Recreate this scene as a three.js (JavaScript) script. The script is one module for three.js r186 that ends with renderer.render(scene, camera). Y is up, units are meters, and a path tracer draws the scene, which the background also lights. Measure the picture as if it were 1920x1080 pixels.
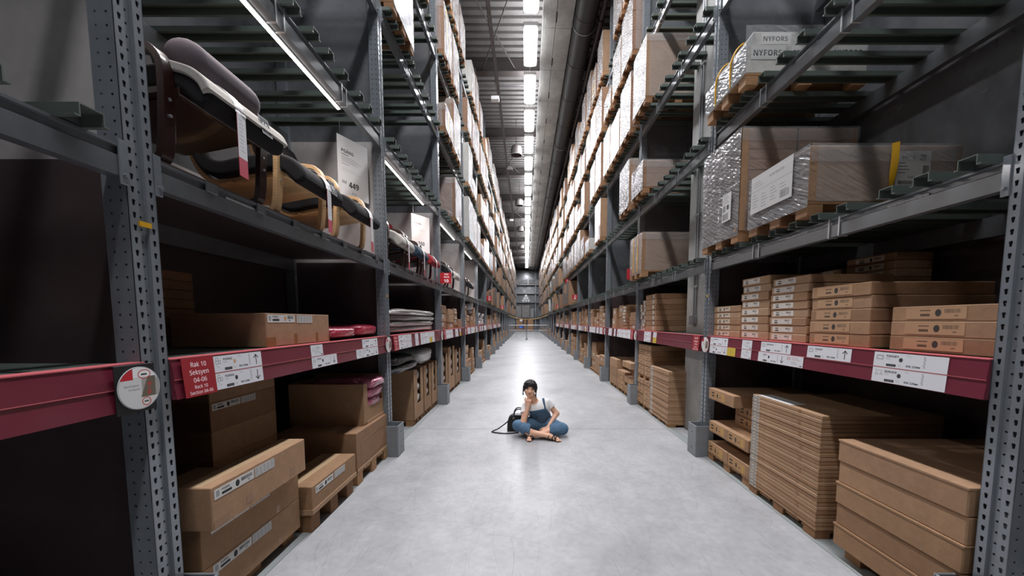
import * as THREE from 'three';
import { mergeGeometries } from 'three/addons/utils/BufferGeometryUtils.js';
import { RectAreaLightUniformsLib } from 'three/addons/lights/RectAreaLightUniformsLib.js';

// ---------------------------------------------------------------- camera, light, exposure
const EYE = 1.55, F = 730, CX = 986, CY = 661;
const scene = new THREE.Scene();
scene.background = new THREE.Color(0x000000);
const camera = new THREE.PerspectiveCamera(2 * Math.atan(540 / F) * 180 / Math.PI, 16 / 9, 0.05, 200);
camera.position.set(0, EYE, 0);
camera.rotation.x = -Math.atan(59 / F);
camera.setViewOffset(1920, 1080, 960 - CX, 540 - CY, 1920, 1080);
scene.add(camera);
const renderer = new THREE.WebGLRenderer({ antialias: true });
renderer.toneMapping = THREE.LinearToneMapping;
renderer.toneMappingExposure = 1.32;
renderer.shadowMap.enabled = true;
RectAreaLightUniformsLib.init();
const LAMP = 62, LAMP_GLOW = 9, STRIP = 125, STRIP_GLOW = 5, LAMP_UP = 14;          // radiance of the aisle lamps and the display strips
const LAMP_Y = 9.3, LAMP_X = 0.13, LAMP_Z0 = 11.72, LAMP_STEP = 2.05;

// ---------------------------------------------------------------- helpers
let seed = 20240611;
const rnd = () => { seed = (seed + 0x6d2b79f5) | 0; let t = Math.imul(seed ^ (seed >>> 15), 1 | seed); t = (t + Math.imul(t ^ (t >>> 7), 61 | t)) ^ t; return ((t ^ (t >>> 14)) >>> 0) / 4294967296; };
const rr = (a, b) => a + (b - a) * rnd();
const pick = (a) => a[Math.floor(rnd() * a.length) % a.length];
const XL = -1.57, XR = 2.05, PITCH = 2.8, Z0 = 1.58, POST = 0.12;     // rack faces, bay pitch, first upright
const faceX = (s) => (s < 0 ? XL : XR);
const rackNo = (s) => (s < 0 ? '10' : '08'), RK = (s) => (s < 0 ? 'rack ten' : 'rack eight'), BAY = (s, k) => (k < 0 ? 'unseen bay of ' : NTH[k] + ' bay of ') + RK(s);
const two = (n) => String(n).padStart(2, '0');
const sect = (k) => two(4 + 3 * k) + '-' + two(6 + 3 * k);
const ORD = ['lowest', 'second', 'third', 'fourth', 'fifth', 'sixth', 'seventh', 'eighth', 'ninth', 'tenth', 'eleventh', 'twelfth', 'thirteenth', 'fourteenth', 'fifteenth', 'sixteenth', 'seventeenth', 'eighteenth', 'nineteenth', 'twentieth', 'twenty-first', 'twenty-second', 'twenty-third', 'twenty-fourth', 'twenty-fifth', 'twenty-sixth', 'twenty-seventh', 'twenty-eighth', 'twenty-ninth', 'thirtieth'];
const NTH = ['first', ...ORD.slice(1)];

const used = {};
function numbered(n) { const k = used[n] = (used[n] ?? -1) + 1; return k ? n + '_' + String(k).padStart(3, '0') : n; }
class MB {
  constructor() { this.p = []; this.n = []; this.u = []; this.extra = []; }
  tri(a, b, c, uv) {
    const ux = b[0] - a[0], uy = b[1] - a[1], uz = b[2] - a[2], vx = c[0] - a[0], vy = c[1] - a[1], vz = c[2] - a[2];
    let x = uy * vz - uz * vy, y = uz * vx - ux * vz, z = ux * vy - uy * vx; const l = Math.hypot(x, y, z) || 1; x /= l; y /= l; z /= l;
    const ax = Math.abs(x), ay = Math.abs(y), az = Math.abs(z);
    for (const q of [a, b, c]) {
      this.p.push(...q); this.n.push(x, y, z);
      if (!uv) { if (ax >= ay && ax >= az) this.u.push(q[2], q[1]); else if (ay >= az) this.u.push(q[0], q[2]); else this.u.push(q[0], q[1]); }
    }
    if (uv) for (const q of uv) this.u.push(...q);
    return this;
  }
  quad(a, b, c, d, uv) { this.tri(a, b, c, uv && [uv[0], uv[1], uv[2]]); return this.tri(a, c, d, uv && [uv[0], uv[2], uv[3]]); }
  box(x0, x1, y0, y1, z0, z1, e = 0) {                                 // e: chamfer of the edges
    if (!e) {
      const P = (i) => [i & 1 ? x1 : x0, i & 2 ? y1 : y0, i & 4 ? z1 : z0];
      for (const [a, b, c, d] of [[4, 5, 7, 6], [1, 0, 2, 3], [5, 1, 3, 7], [0, 4, 6, 2], [6, 7, 3, 2], [0, 1, 5, 4]]) this.quad(P(a), P(b), P(c), P(d));
      return this;
    }
    const lo = [x0, y0, z0], hi = [x1, y1, z1];
    const V = (sx, sy, sz, ax) => [sx, sy, sz].map((s, i) => (s < 0 ? lo[i] : hi[i]) - (i === ax ? 0 : s * e));
    const fl = (q, out) => {                                           // orient outwards
      const [a, b, c] = q, ux = b.map((v, i) => v - a[i]), vx = c.map((v, i) => v - a[i]);
      const n = [ux[1] * vx[2] - ux[2] * vx[1], ux[2] * vx[0] - ux[0] * vx[2], ux[0] * vx[1] - ux[1] * vx[0]];
      const k = n[0] * out[0] + n[1] * out[1] + n[2] * out[2] < 0 ? q.slice().reverse() : q;
      if (k.length === 4) this.quad(...k); else this.tri(...k);
    };
    for (let ax = 0; ax < 3; ax++) for (const s of [-1, 1]) {
      const o = [0, 0, 0]; o[ax] = s; const b = (ax + 1) % 3, c = (ax + 2) % 3;
      const q = [[-1, -1], [1, -1], [1, 1], [-1, 1]].map(([i, j]) => { const k = [0, 0, 0]; k[ax] = s; k[b] = i; k[c] = j; return V(...k, ax); });
      fl(q, o);
    }
    for (let ax = 0; ax < 3; ax++) { const b = (ax + 1) % 3, c = (ax + 2) % 3;
      for (const i of [-1, 1]) for (const j of [-1, 1]) {
        const k0 = [0, 0, 0], k1 = [0, 0, 0]; k0[ax] = -1; k1[ax] = 1; k0[b] = k1[b] = i; k0[c] = k1[c] = j; const o = [0, 0, 0]; o[b] = i; o[c] = j;
        fl([V(...k0, b), V(...k1, b), V(...k1, c), V(...k0, c)], o);
      } }
    for (const i of [-1, 1]) for (const j of [-1, 1]) for (const k of [-1, 1]) fl([V(i, j, k, 0), V(i, j, k, 1), V(i, j, k, 2)], [i, j, k]);
    return this;
  }
  prism(poly, z0, z1) {                                               // convex-ish profile in x,y swept along z
    const s = new THREE.Shape(poly.map(([x, y]) => new THREE.Vector2(x, y)));
    const g = new THREE.ExtrudeGeometry(s, { depth: z1 - z0, bevelEnabled: false }); g.translate(0, 0, z0); return this.geo(g);
  }
  geo(g) { this.extra.push(plain(g)); return this; }
  get() {
    const g = new THREE.BufferGeometry();
    g.setAttribute('position', new THREE.Float32BufferAttribute(this.p, 3)); g.setAttribute('normal', new THREE.Float32BufferAttribute(this.n, 3)); g.setAttribute('uv', new THREE.Float32BufferAttribute(this.u, 2));
    if (!this.extra.length) return g;
    return mergeGeometries(this.p.length ? [g, ...this.extra] : this.extra);
  }
}
function plain(g) {
  if (g.index) g = g.toNonIndexed();
  for (const k of Object.keys(g.attributes)) if (!['position', 'normal', 'uv'].includes(k)) g.deleteAttribute(k);
  if (!g.attributes.normal) g.computeVertexNormals();
  if (!g.attributes.uv) g.setAttribute('uv', new THREE.Float32BufferAttribute(new Float32Array(g.attributes.position.count * 2), 2));
  g.morphAttributes = {}; return g;
}
const V3 = (x, y, z) => new THREE.Vector3(x, y, z);
function tube(pts, r, seg = 40, rad = 8, closed = false) { return new THREE.TubeGeometry(new THREE.CatmullRomCurve3(pts.map((p) => V3(...p)), closed, 'centripetal'), seg, r, rad, closed); }
function bar(a, b, r, rad = 8) {
  const A = V3(...a), B = V3(...b), d = B.clone().sub(A), g = new THREE.CylinderGeometry(r, r, d.length(), rad);
  g.applyQuaternion(new THREE.Quaternion().setFromUnitVectors(V3(0, 1, 0), d.clone().normalize())); const m = A.add(B).multiplyScalar(0.5); return g.translate(m.x, m.y, m.z);
}
function obj(name, g, m, parent) {
  if (g instanceof MB) g = g.get();
  const o = new THREE.Mesh(g, m); o.name = parent ? name : numbered(name); o.castShadow = o.receiveShadow = true; (parent || scene).add(o); return o;
}
function tag(o, label, category, group) { o.userData = { ...o.userData, label, category }; if (group) o.userData.group = group; return o; }
function thing(name, label, category, [x, y, z] = [0, 0, 0], group) { const o = new THREE.Group(); o.name = numbered(name); o.position.set(x, y, z); scene.add(o); return tag(o, label, category, group); }
function struct(name, g, m, parent) { const o = obj(name, g, m, parent); if (!parent) o.userData.kind = 'structure'; return o; }
function copy(o, label) { const c = o.clone(); c.name = numbered(o.name.replace(/_\d{3}$/, '')); c.userData = { ...o.userData }; if (label) c.userData.label = label; scene.add(c); return c; }
const cache = new Map();
const cached = (k, f) => { if (!cache.has(k)) cache.set(k, f()); return cache.get(k); };

// ---------------------------------------------------------------- textures
function noise2(n, cells, s) {                                         // tiling value noise, n x n, in 0..1
  const g = new Float32Array(cells * cells); let q = s; const r = () => { q = (q * 1664525 + 1013904223) >>> 0; return q / 4294967296; };
  for (let i = 0; i < g.length; i++) g[i] = r();
  return (x, y) => { x = (x / n) * cells; y = (y / n) * cells; const xi = Math.floor(x), yi = Math.floor(y), f = x - xi, h = y - yi, a = f * f * (3 - 2 * f), b = h * h * (3 - 2 * h); const G = (i, j) => g[((j % cells) + cells) % cells * cells + ((i % cells) + cells) % cells];
    return (G(xi, yi) * (1 - a) + G(xi + 1, yi) * a) * (1 - b) + (G(xi, yi + 1) * (1 - a) + G(xi + 1, yi + 1) * a) * b; };
}
function fbm(n, cells, oct, s) { const L = []; for (let i = 0; i < oct; i++) L.push(noise2(n, cells << i, s + i * 77)); return (x, y) => { let v = 0, a = 0.5, t = 0; for (const f of L) { v += a * f(x, y); t += a; a *= 0.55; } return v / t; }; }
function tex(n, f, srgb, rep = 1, h = n) {
  const d = new Uint8Array(n * h * 4);
  for (let y = 0; y < h; y++) for (let x = 0; x < n; x++) { const c = f(x, y), o = (y * n + x) * 4; d[o] = c[0]; d[o + 1] = c[1]; d[o + 2] = c[2]; d[o + 3] = 255; }
  const t = new THREE.DataTexture(d, n, h); t.wrapS = t.wrapT = THREE.RepeatWrapping; t.magFilter = THREE.LinearFilter; t.minFilter = THREE.LinearMipmapLinearFilter; t.generateMipmaps = true;
  if (srgb) t.colorSpace = THREE.SRGBColorSpace; t.repeat.set(rep, rep); t.needsUpdate = true; return t;
}
const grey = (v) => { v = Math.max(0, Math.min(255, v)); return [v, v, v]; };
const tint = (c, k) => c.map((v) => Math.max(0, Math.min(255, v * k)));
const nA = fbm(512, 6, 5, 11), nB = fbm(512, 40, 3, 5), nC = fbm(512, 3, 4, 91);
const texCard = tex(512, (x, y) => tint([255, 252, 247], 0.9 + 0.12 * (nA(x, y) - 0.5) + 0.10 * (nB(x, y) - 0.5) + 0.012 * Math.sin(y * Math.PI / 2)), true, 0.9);
const texBump = tex(256, (x, y) => grey(255 * fbm(256, 24, 3, 3)(x, y)), false, 3);
const texPanel = tex(512, (x, y) => grey(228 + 52 * (nC(x, y) - 0.5) + 20 * (nB(x, y) - 0.5)), true, 0.5);
const texSmudge = tex(512, (x, y) => grey(120 + 210 * (nA(x, y) - 0.42)), false, 0.4);
const nF = fbm(1024, 5, 6, 41), nF2 = fbm(1024, 90, 2, 23), nF3 = fbm(1024, 24, 3, 67);
function scratches(n, count, s, fn) { let q = s; const r = () => { q = (q * 1664525 + 1013904223) >>> 0; return q / 4294967296; }; const a = new Float32Array(n * n);
  for (let i = 0; i < count; i++) { let x = r() * n, y = r() * n; const L = 20 + r() * r() * 260; let t = fn(r); const k = (r() - 0.5) * 0.01, w = 0.25 + r() * 0.75;
    for (let j = 0; j < L; j++) { x += Math.cos(t); y += Math.sin(t); t += k; const o = (((y | 0) % n + n) % n) * n + (((x | 0) % n + n) % n); a[o] = Math.max(a[o], w); } }
  return a; }
const sc = scratches(1024, 420, 7, (r) => (r() < 0.75 ? Math.PI / 2 + (r() - 0.5) * 0.7 : r() * 6.3)), scB = scratches(1024, 60, 99, (r) => Math.PI / 2 + (r() - 0.5) * 0.3);
const texFloor = tex(1024, (x, y) => { const o = y * 1024 + x; const v = 212 + 34 * (nF(x, y) - 0.5) + 20 * (nF3(x, y) - 0.5) + 16 * (nF2(x, y) - 0.5) - 26 * sc[o] + 14 * scB[o]; return [v, v, v]; }, true, 1 / 3.1);
const texFloorR = tex(1024, (x, y) => { const o = y * 1024 + x; return grey(92 + 26 * (nF(y, x) - 0.5) + 20 * (nF3(x, y) - 0.5) + 40 * sc[o]); }, false, 1 / 3.1);
const wr = fbm(512, 4, 4, 301), wr2 = fbm(512, 10, 4, 77);
const texFilm = tex(512, (x, y) => { const a = x * 0.5 + y, b = y - x * 0.15; return grey(255 * (0.5 + 0.9 * (nB(x * 0.14, a * 1.1) - 0.5) + 0.45 * (wr2(x * 0.35, a * 1.2) - 0.5) + 0.3 * (wr(x, y) - 0.5) + 0.04 * Math.sin(b * 0.19))); }, false, 1.25);
const texFilmA = tex(512, (x, y) => grey(70 + 150 * (wr2(x, y) - 0.2) + 40 * Math.sin((x * 0.5 + y + 50 * wr(x, y)) * Math.PI / 16)), false, 1.25);
const texCrumple = tex(512, (x, y) => { const a = wr2(x, y), b = wr(x, y); return grey(255 * (Math.abs(a - 0.5) * 1.6 + Math.abs(b - 0.5) * 0.8 + 0.2 * nB(x, y))); }, false, 1.6);
const gr = fbm(512, 5, 4, 15);
const texWood = tex(512, (x, y) => { const v = 0.9 + 0.08 * Math.sin(y * 0.42 + 9 * gr(x * 0.25, y)) * 0.5 + 0.22 * (gr(x * 0.2, y * 2) - 0.5); return tint([255, 240, 220], v); }, true, 1.6);
const texConc = tex(512, (x, y) => grey(205 + 80 * (nC(x, y) - 0.5) + 40 * (nA(x, y) - 0.5) + 16 * (nB(x, y) - 0.5)), true, 0.35);
const texDenim = tex(256, (x, y) => { const v = 0.78 + 0.12 * (((x + y) % 4) / 3) + 0.28 * (fbm(256, 7, 3, 8)(x, y) - 0.5); return tint([255, 255, 255], v); }, true, 7);
const texWeave = tex(128, (x, y) => grey(150 + 50 * (((x >> 1) + (y >> 1)) & 1) + 40 * fbm(128, 30, 2, 4)(x, y)), true, 14);

// ---------------------------------------------------------------- materials
const C = (h) => new THREE.Color(h);
const std = (o) => { const m = new THREE.MeshStandardMaterial(o); return m; };
const phy = (o) => new THREE.MeshPhysicalMaterial(o);
const cardTones = ['#b08b69', '#a78260', '#b99372', '#a17c5d', '#b48f70'];
const M = {
  card: cardTones.map((c) => std({ color: C(c), map: texCard, roughness: 0.78, bumpMap: texBump, bumpScale: 0.0004 })),
  kraft: ['#b69270', '#ad8664', '#bd9a7a'].map((c) => std({ color: C(c), map: texCard, roughness: 0.72, bumpMap: texBump, bumpScale: 0.0004 })),
  cardFilm: ['#a98468', '#9d7860', '#b08e70'].map((c) => phy({ color: C(c), map: texCard, roughness: 0.6, clearcoat: 0.6, clearcoatRoughness: 0.18, bumpMap: texFilm, bumpScale: 0.004 })),
  tape: phy({ color: C('#8a5f35'), roughness: 0.3, clearcoat: 0.5, clearcoatRoughness: 0.2 }),
  clearTape: phy({ color: C('#c9ab88'), roughness: 0.2, clearcoat: 0.6 }),
  dark: std({ color: C('#0d0b0a'), roughness: 0.9 }),
  post: std({ color: C('#989fa5'), roughness: 0.38, metalness: 0.25, map: texPanel, roughnessMap: texSmudge }),
  beam: std({ color: C('#7d8184'), roughness: 0.28, metalness: 0.3, map: texPanel }),
  bars: std({ color: C('#748078'), roughness: 0.45, metalness: 0.35, map: texPanel }),
  bright: std({ color: C('#c9cbcc'), roughness: 0.35, metalness: 0.6 }),
  bolt: std({ color: C('#d8dadb'), roughness: 0.3, metalness: 0.8 }),
  panel: std({ color: C('#878a8e'), roughness: 0.45, metalness: 0.2, map: texPanel, roughnessMap: texSmudge }),
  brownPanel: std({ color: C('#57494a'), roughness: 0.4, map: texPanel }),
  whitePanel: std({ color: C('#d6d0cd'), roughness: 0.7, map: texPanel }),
  guard: std({ color: C('#979ca0'), roughness: 0.5, metalness: 0.15, map: texPanel }),
  redRail: phy({ color: C('#6d2133'), roughness: 0.35, clearcoat: 0.7, clearcoatRoughness: 0.12 }),
  red: std({ color: C('#b5121f'), roughness: 0.5 }),
  groove: std({ color: C('#d26a70'), roughness: 0.4 }),
  floor: phy({ color: C('#cbccce'), map: texFloor, roughness: 1.0, roughnessMap: texFloorR, specularIntensity: 0.35 }),
  joint: std({ color: C('#6f6f6d'), roughness: 0.9 }),
  kerb: std({ color: C('#8b908f'), roughness: 0.6 }),
  conc: std({ color: C('#d6d6d1'), map: texConc, roughness: 0.85 }),
  deck: std({ color: C('#868381'), roughness: 0.6, metalness: 0.0, map: texPanel }),
  steelDark: std({ color: C('#5a5452'), roughness: 0.6, metalness: 0.2 }),
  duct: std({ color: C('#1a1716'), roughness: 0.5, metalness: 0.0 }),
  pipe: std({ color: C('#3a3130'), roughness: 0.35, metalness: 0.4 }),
  galv: std({ color: C('#a3a5a6'), roughness: 0.4, metalness: 0.6 }),
  wood: ['#a58262', '#967456', '#b08e6d'].map((c) => std({ color: C(c), map: texWood, roughness: 0.8 })),
  birch: std({ color: C('#e6c79f'), map: texWood, roughness: 0.45 }),
  darkWood: phy({ color: C('#2c1712'), map: texWood, roughness: 0.35, clearcoat: 0.3 }),
  film: phy({ color: C('#c4c7ca'), roughness: 0.38, transmission: 0.72, thickness: 0, ior: 1.5, bumpMap: texFilm, bumpScale: 0.014, roughnessMap: texFilmA, side: THREE.DoubleSide }),
  filmFar: phy({ color: C('#a5a19e'), roughness: 0.5, transmission: 0.6, thickness: 0, ior: 1.5, specularIntensity: 0.3, bumpMap: texFilm, bumpScale: 0.018, roughnessMap: texFilmA, side: THREE.DoubleSide }),
  filmThin: phy({ color: C('#f8f8f8'), roughness: 0.22, transmission: 0.85, thickness: 0, ior: 1.5, bumpMap: texFilm, bumpScale: 0.012, side: THREE.DoubleSide }),
  packWhite: phy({ color: C('#9a938f'), roughness: 0.35, clearcoat: 0.7, clearcoatRoughness: 0.15, bumpMap: texCrumple, bumpScale: 0.02 }),
  packPale: phy({ color: C('#d8d7d6'), roughness: 0.3, clearcoat: 0.8, clearcoatRoughness: 0.12, bumpMap: texCrumple, bumpScale: 0.025 }),
  packBlack: phy({ color: C('#111114'), roughness: 0.3, clearcoat: 0.5, clearcoatRoughness: 0.12, bumpMap: texCrumple, bumpScale: 0.02 }),
  packRed: phy({ color: C('#a31236'), roughness: 0.4, clearcoat: 0.9, clearcoatRoughness: 0.12, bumpMap: texCrumple, bumpScale: 0.016 }),
  yellow: std({ color: C('#d9a312'), roughness: 0.4 }),
  yellowCard: std({ color: C('#cbb03a'), roughness: 0.5 }),
  paper: std({ color: C('#d9d9da'), roughness: 0.6 }),
  black: std({ color: C('#0e0e10'), roughness: 0.5 }),
  fabricDark: std({ color: C('#6a5f66'), map: texWeave, roughness: 0.95 }),
  fabricBlack: std({ color: C('#17161a'), map: texWeave, roughness: 0.95 }),
  fabricCream: std({ color: C('#d9d4cb'), map: texWeave, roughness: 0.95 }),
  fabricBlue: std({ color: C('#2c4356'), map: texWeave, roughness: 0.95 }),
  fabricRed: std({ color: C('#a81f28'), map: texWeave, roughness: 0.95 }),
  strap: phy({ color: C('#cfd0d2'), roughness: 0.35, clearcoat: 0.5, bumpMap: texCrumple, bumpScale: 0.01 }),
  whitebox: std({ color: C('#d9d9d6'), map: texCard, roughness: 0.7 }),
  lamp: std({ color: C('#ffffff'), emissive: C('#fdfcff'), emissiveIntensity: LAMP_GLOW, roughness: 0.5 }),
  lampTop: std({ color: C('#ffffff'), emissive: C('#fdfcff'), emissiveIntensity: 3, roughness: 0.5 }),
  strip: std({ color: C('#ffffff'), emissive: C('#fff6f2'), emissiveIntensity: STRIP_GLOW, roughness: 0.5 }),
  housing: std({ color: C('#d6d6d6'), roughness: 0.5 }),
};

// ---------------------------------------------------------------- print: one sheet holds all flat lettering
const SHEET = 2048, sheet = document.createElement('canvas'); sheet.width = sheet.height = SHEET;
const cx = sheet.getContext('2d'); cx.fillStyle = '#ffffff'; cx.fillRect(0, 0, SHEET, SHEET);
const pen = { x: 4, y: 4, h: 0 };
function cell(w, h, draw) {
  if (pen.x + w + 4 > SHEET) { pen.x = 4; pen.y += pen.h + 4; pen.h = 0; }
  if (pen.y + h > SHEET) throw new Error('sheet full');
  cx.save(); cx.translate(pen.x, pen.y); cx.beginPath(); cx.rect(0, 0, w, h); cx.clip(); draw(cx, w, h); cx.restore();
  const r = [(pen.x + 1) / SHEET, 1 - (pen.y + h - 1) / SHEET, (pen.x + w - 1) / SHEET, 1 - (pen.y + 1) / SHEET]; pen.x += w + 4; pen.h = Math.max(pen.h, h); return r;
}
const txt = (c, s, x, y, px, col = '#111', al = 'left', wt = '') => { c.font = wt + ' ' + px + 'px sans-serif'; c.fillStyle = col; c.textAlign = al; c.textBaseline = 'alphabetic'; c.fillText(s, x, y); };
const fill = (c, col, x, y, w, h) => { c.fillStyle = col; c.fillRect(x, y, w, h); };
const dot = (c, x, y, r, col, ry = r) => { c.fillStyle = col; c.beginPath(); c.ellipse(x, y, r, ry, 0, 0, 7); c.fill(); };
function lines(c, x, y, w, n, gap, h, col = '#999') { for (let i = 0; i < n; i++) fill(c, col, x, y + i * gap, w * (0.6 + 0.4 * ((i * 37 % 11) / 10)), h); }
function barcode(c, x, y, w, h, col = '#222') { let q = 7; for (let i = 0; i < w;) { q = (q * 73 + 11) % 101; const b = 1 + q % 3; fill(c, col, x + i, y, b, h); i += b + 1 + q % 2; } }
function arrow(c, x, y, L, up) { c.strokeStyle = '#111'; c.lineWidth = L * 0.09; const s = up ? -1 : 1; c.beginPath(); c.moveTo(x, y - s * L / 2); c.lineTo(x, y + s * L / 2); c.moveTo(x - L * 0.3, y + s * L * 0.16); c.lineTo(x, y + s * L * 0.48); c.lineTo(x + L * 0.3, y + s * L * 0.16); c.stroke(); }
const priceCard = (name, colour, up, sketch) => cell(256, 64, (c, w, h) => {
  fill(c, '#dcdce0', 0, 0, w, h); c.strokeStyle = '#555'; c.lineWidth = 1;
  if (sketch === 'chair') { c.strokeRect(14, 8, 9, 12); c.strokeRect(12, 20, 14, 10); c.strokeRect(26, 18, 9, 13); c.beginPath(); c.moveTo(14, 32); c.quadraticCurveTo(20, 44, 28, 46); c.stroke(); }
  if (sketch === 'table') { c.strokeRect(12, 14, 26, 18); c.strokeRect(15, 17, 20, 12); }
  if (sketch === 'desk') { c.beginPath(); c.moveTo(10, 14); c.lineTo(42, 12); c.moveTo(14, 34); c.lineTo(18, 20); c.lineTo(24, 34); c.lineTo(12, 32); c.moveTo(32, 32); c.lineTo(36, 18); c.lineTo(42, 32); c.lineTo(30, 31); c.stroke(); }
  txt(c, name, 48, 20, 13, '#111', 'left', 'bold'); lines(c, 48, 24, 26, 2, 4, 1); fill(c, '#111', 52, 48, 36, 10); fill(c, '#888', 56, 52, 28, 2);
  if (colour) dot(c, 104, 28, 7, colour, 9); lines(c, 94, 48, 20, 2, 5, 1); txt(c, 'RM 220', 124, 54, 11, '#111', 'left', 'bold'); fill(c, '#444', 160, 48, 12, 5);
  lines(c, 122, 6, 24, 2, 5, 1); for (let i = 0; i < 9; i++) fill(c, '#666', 180 + (i % 3), 8 + i * 5, 6, 2);
  if (up !== undefined) arrow(c, 222, 32, 42, up);
});
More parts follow.
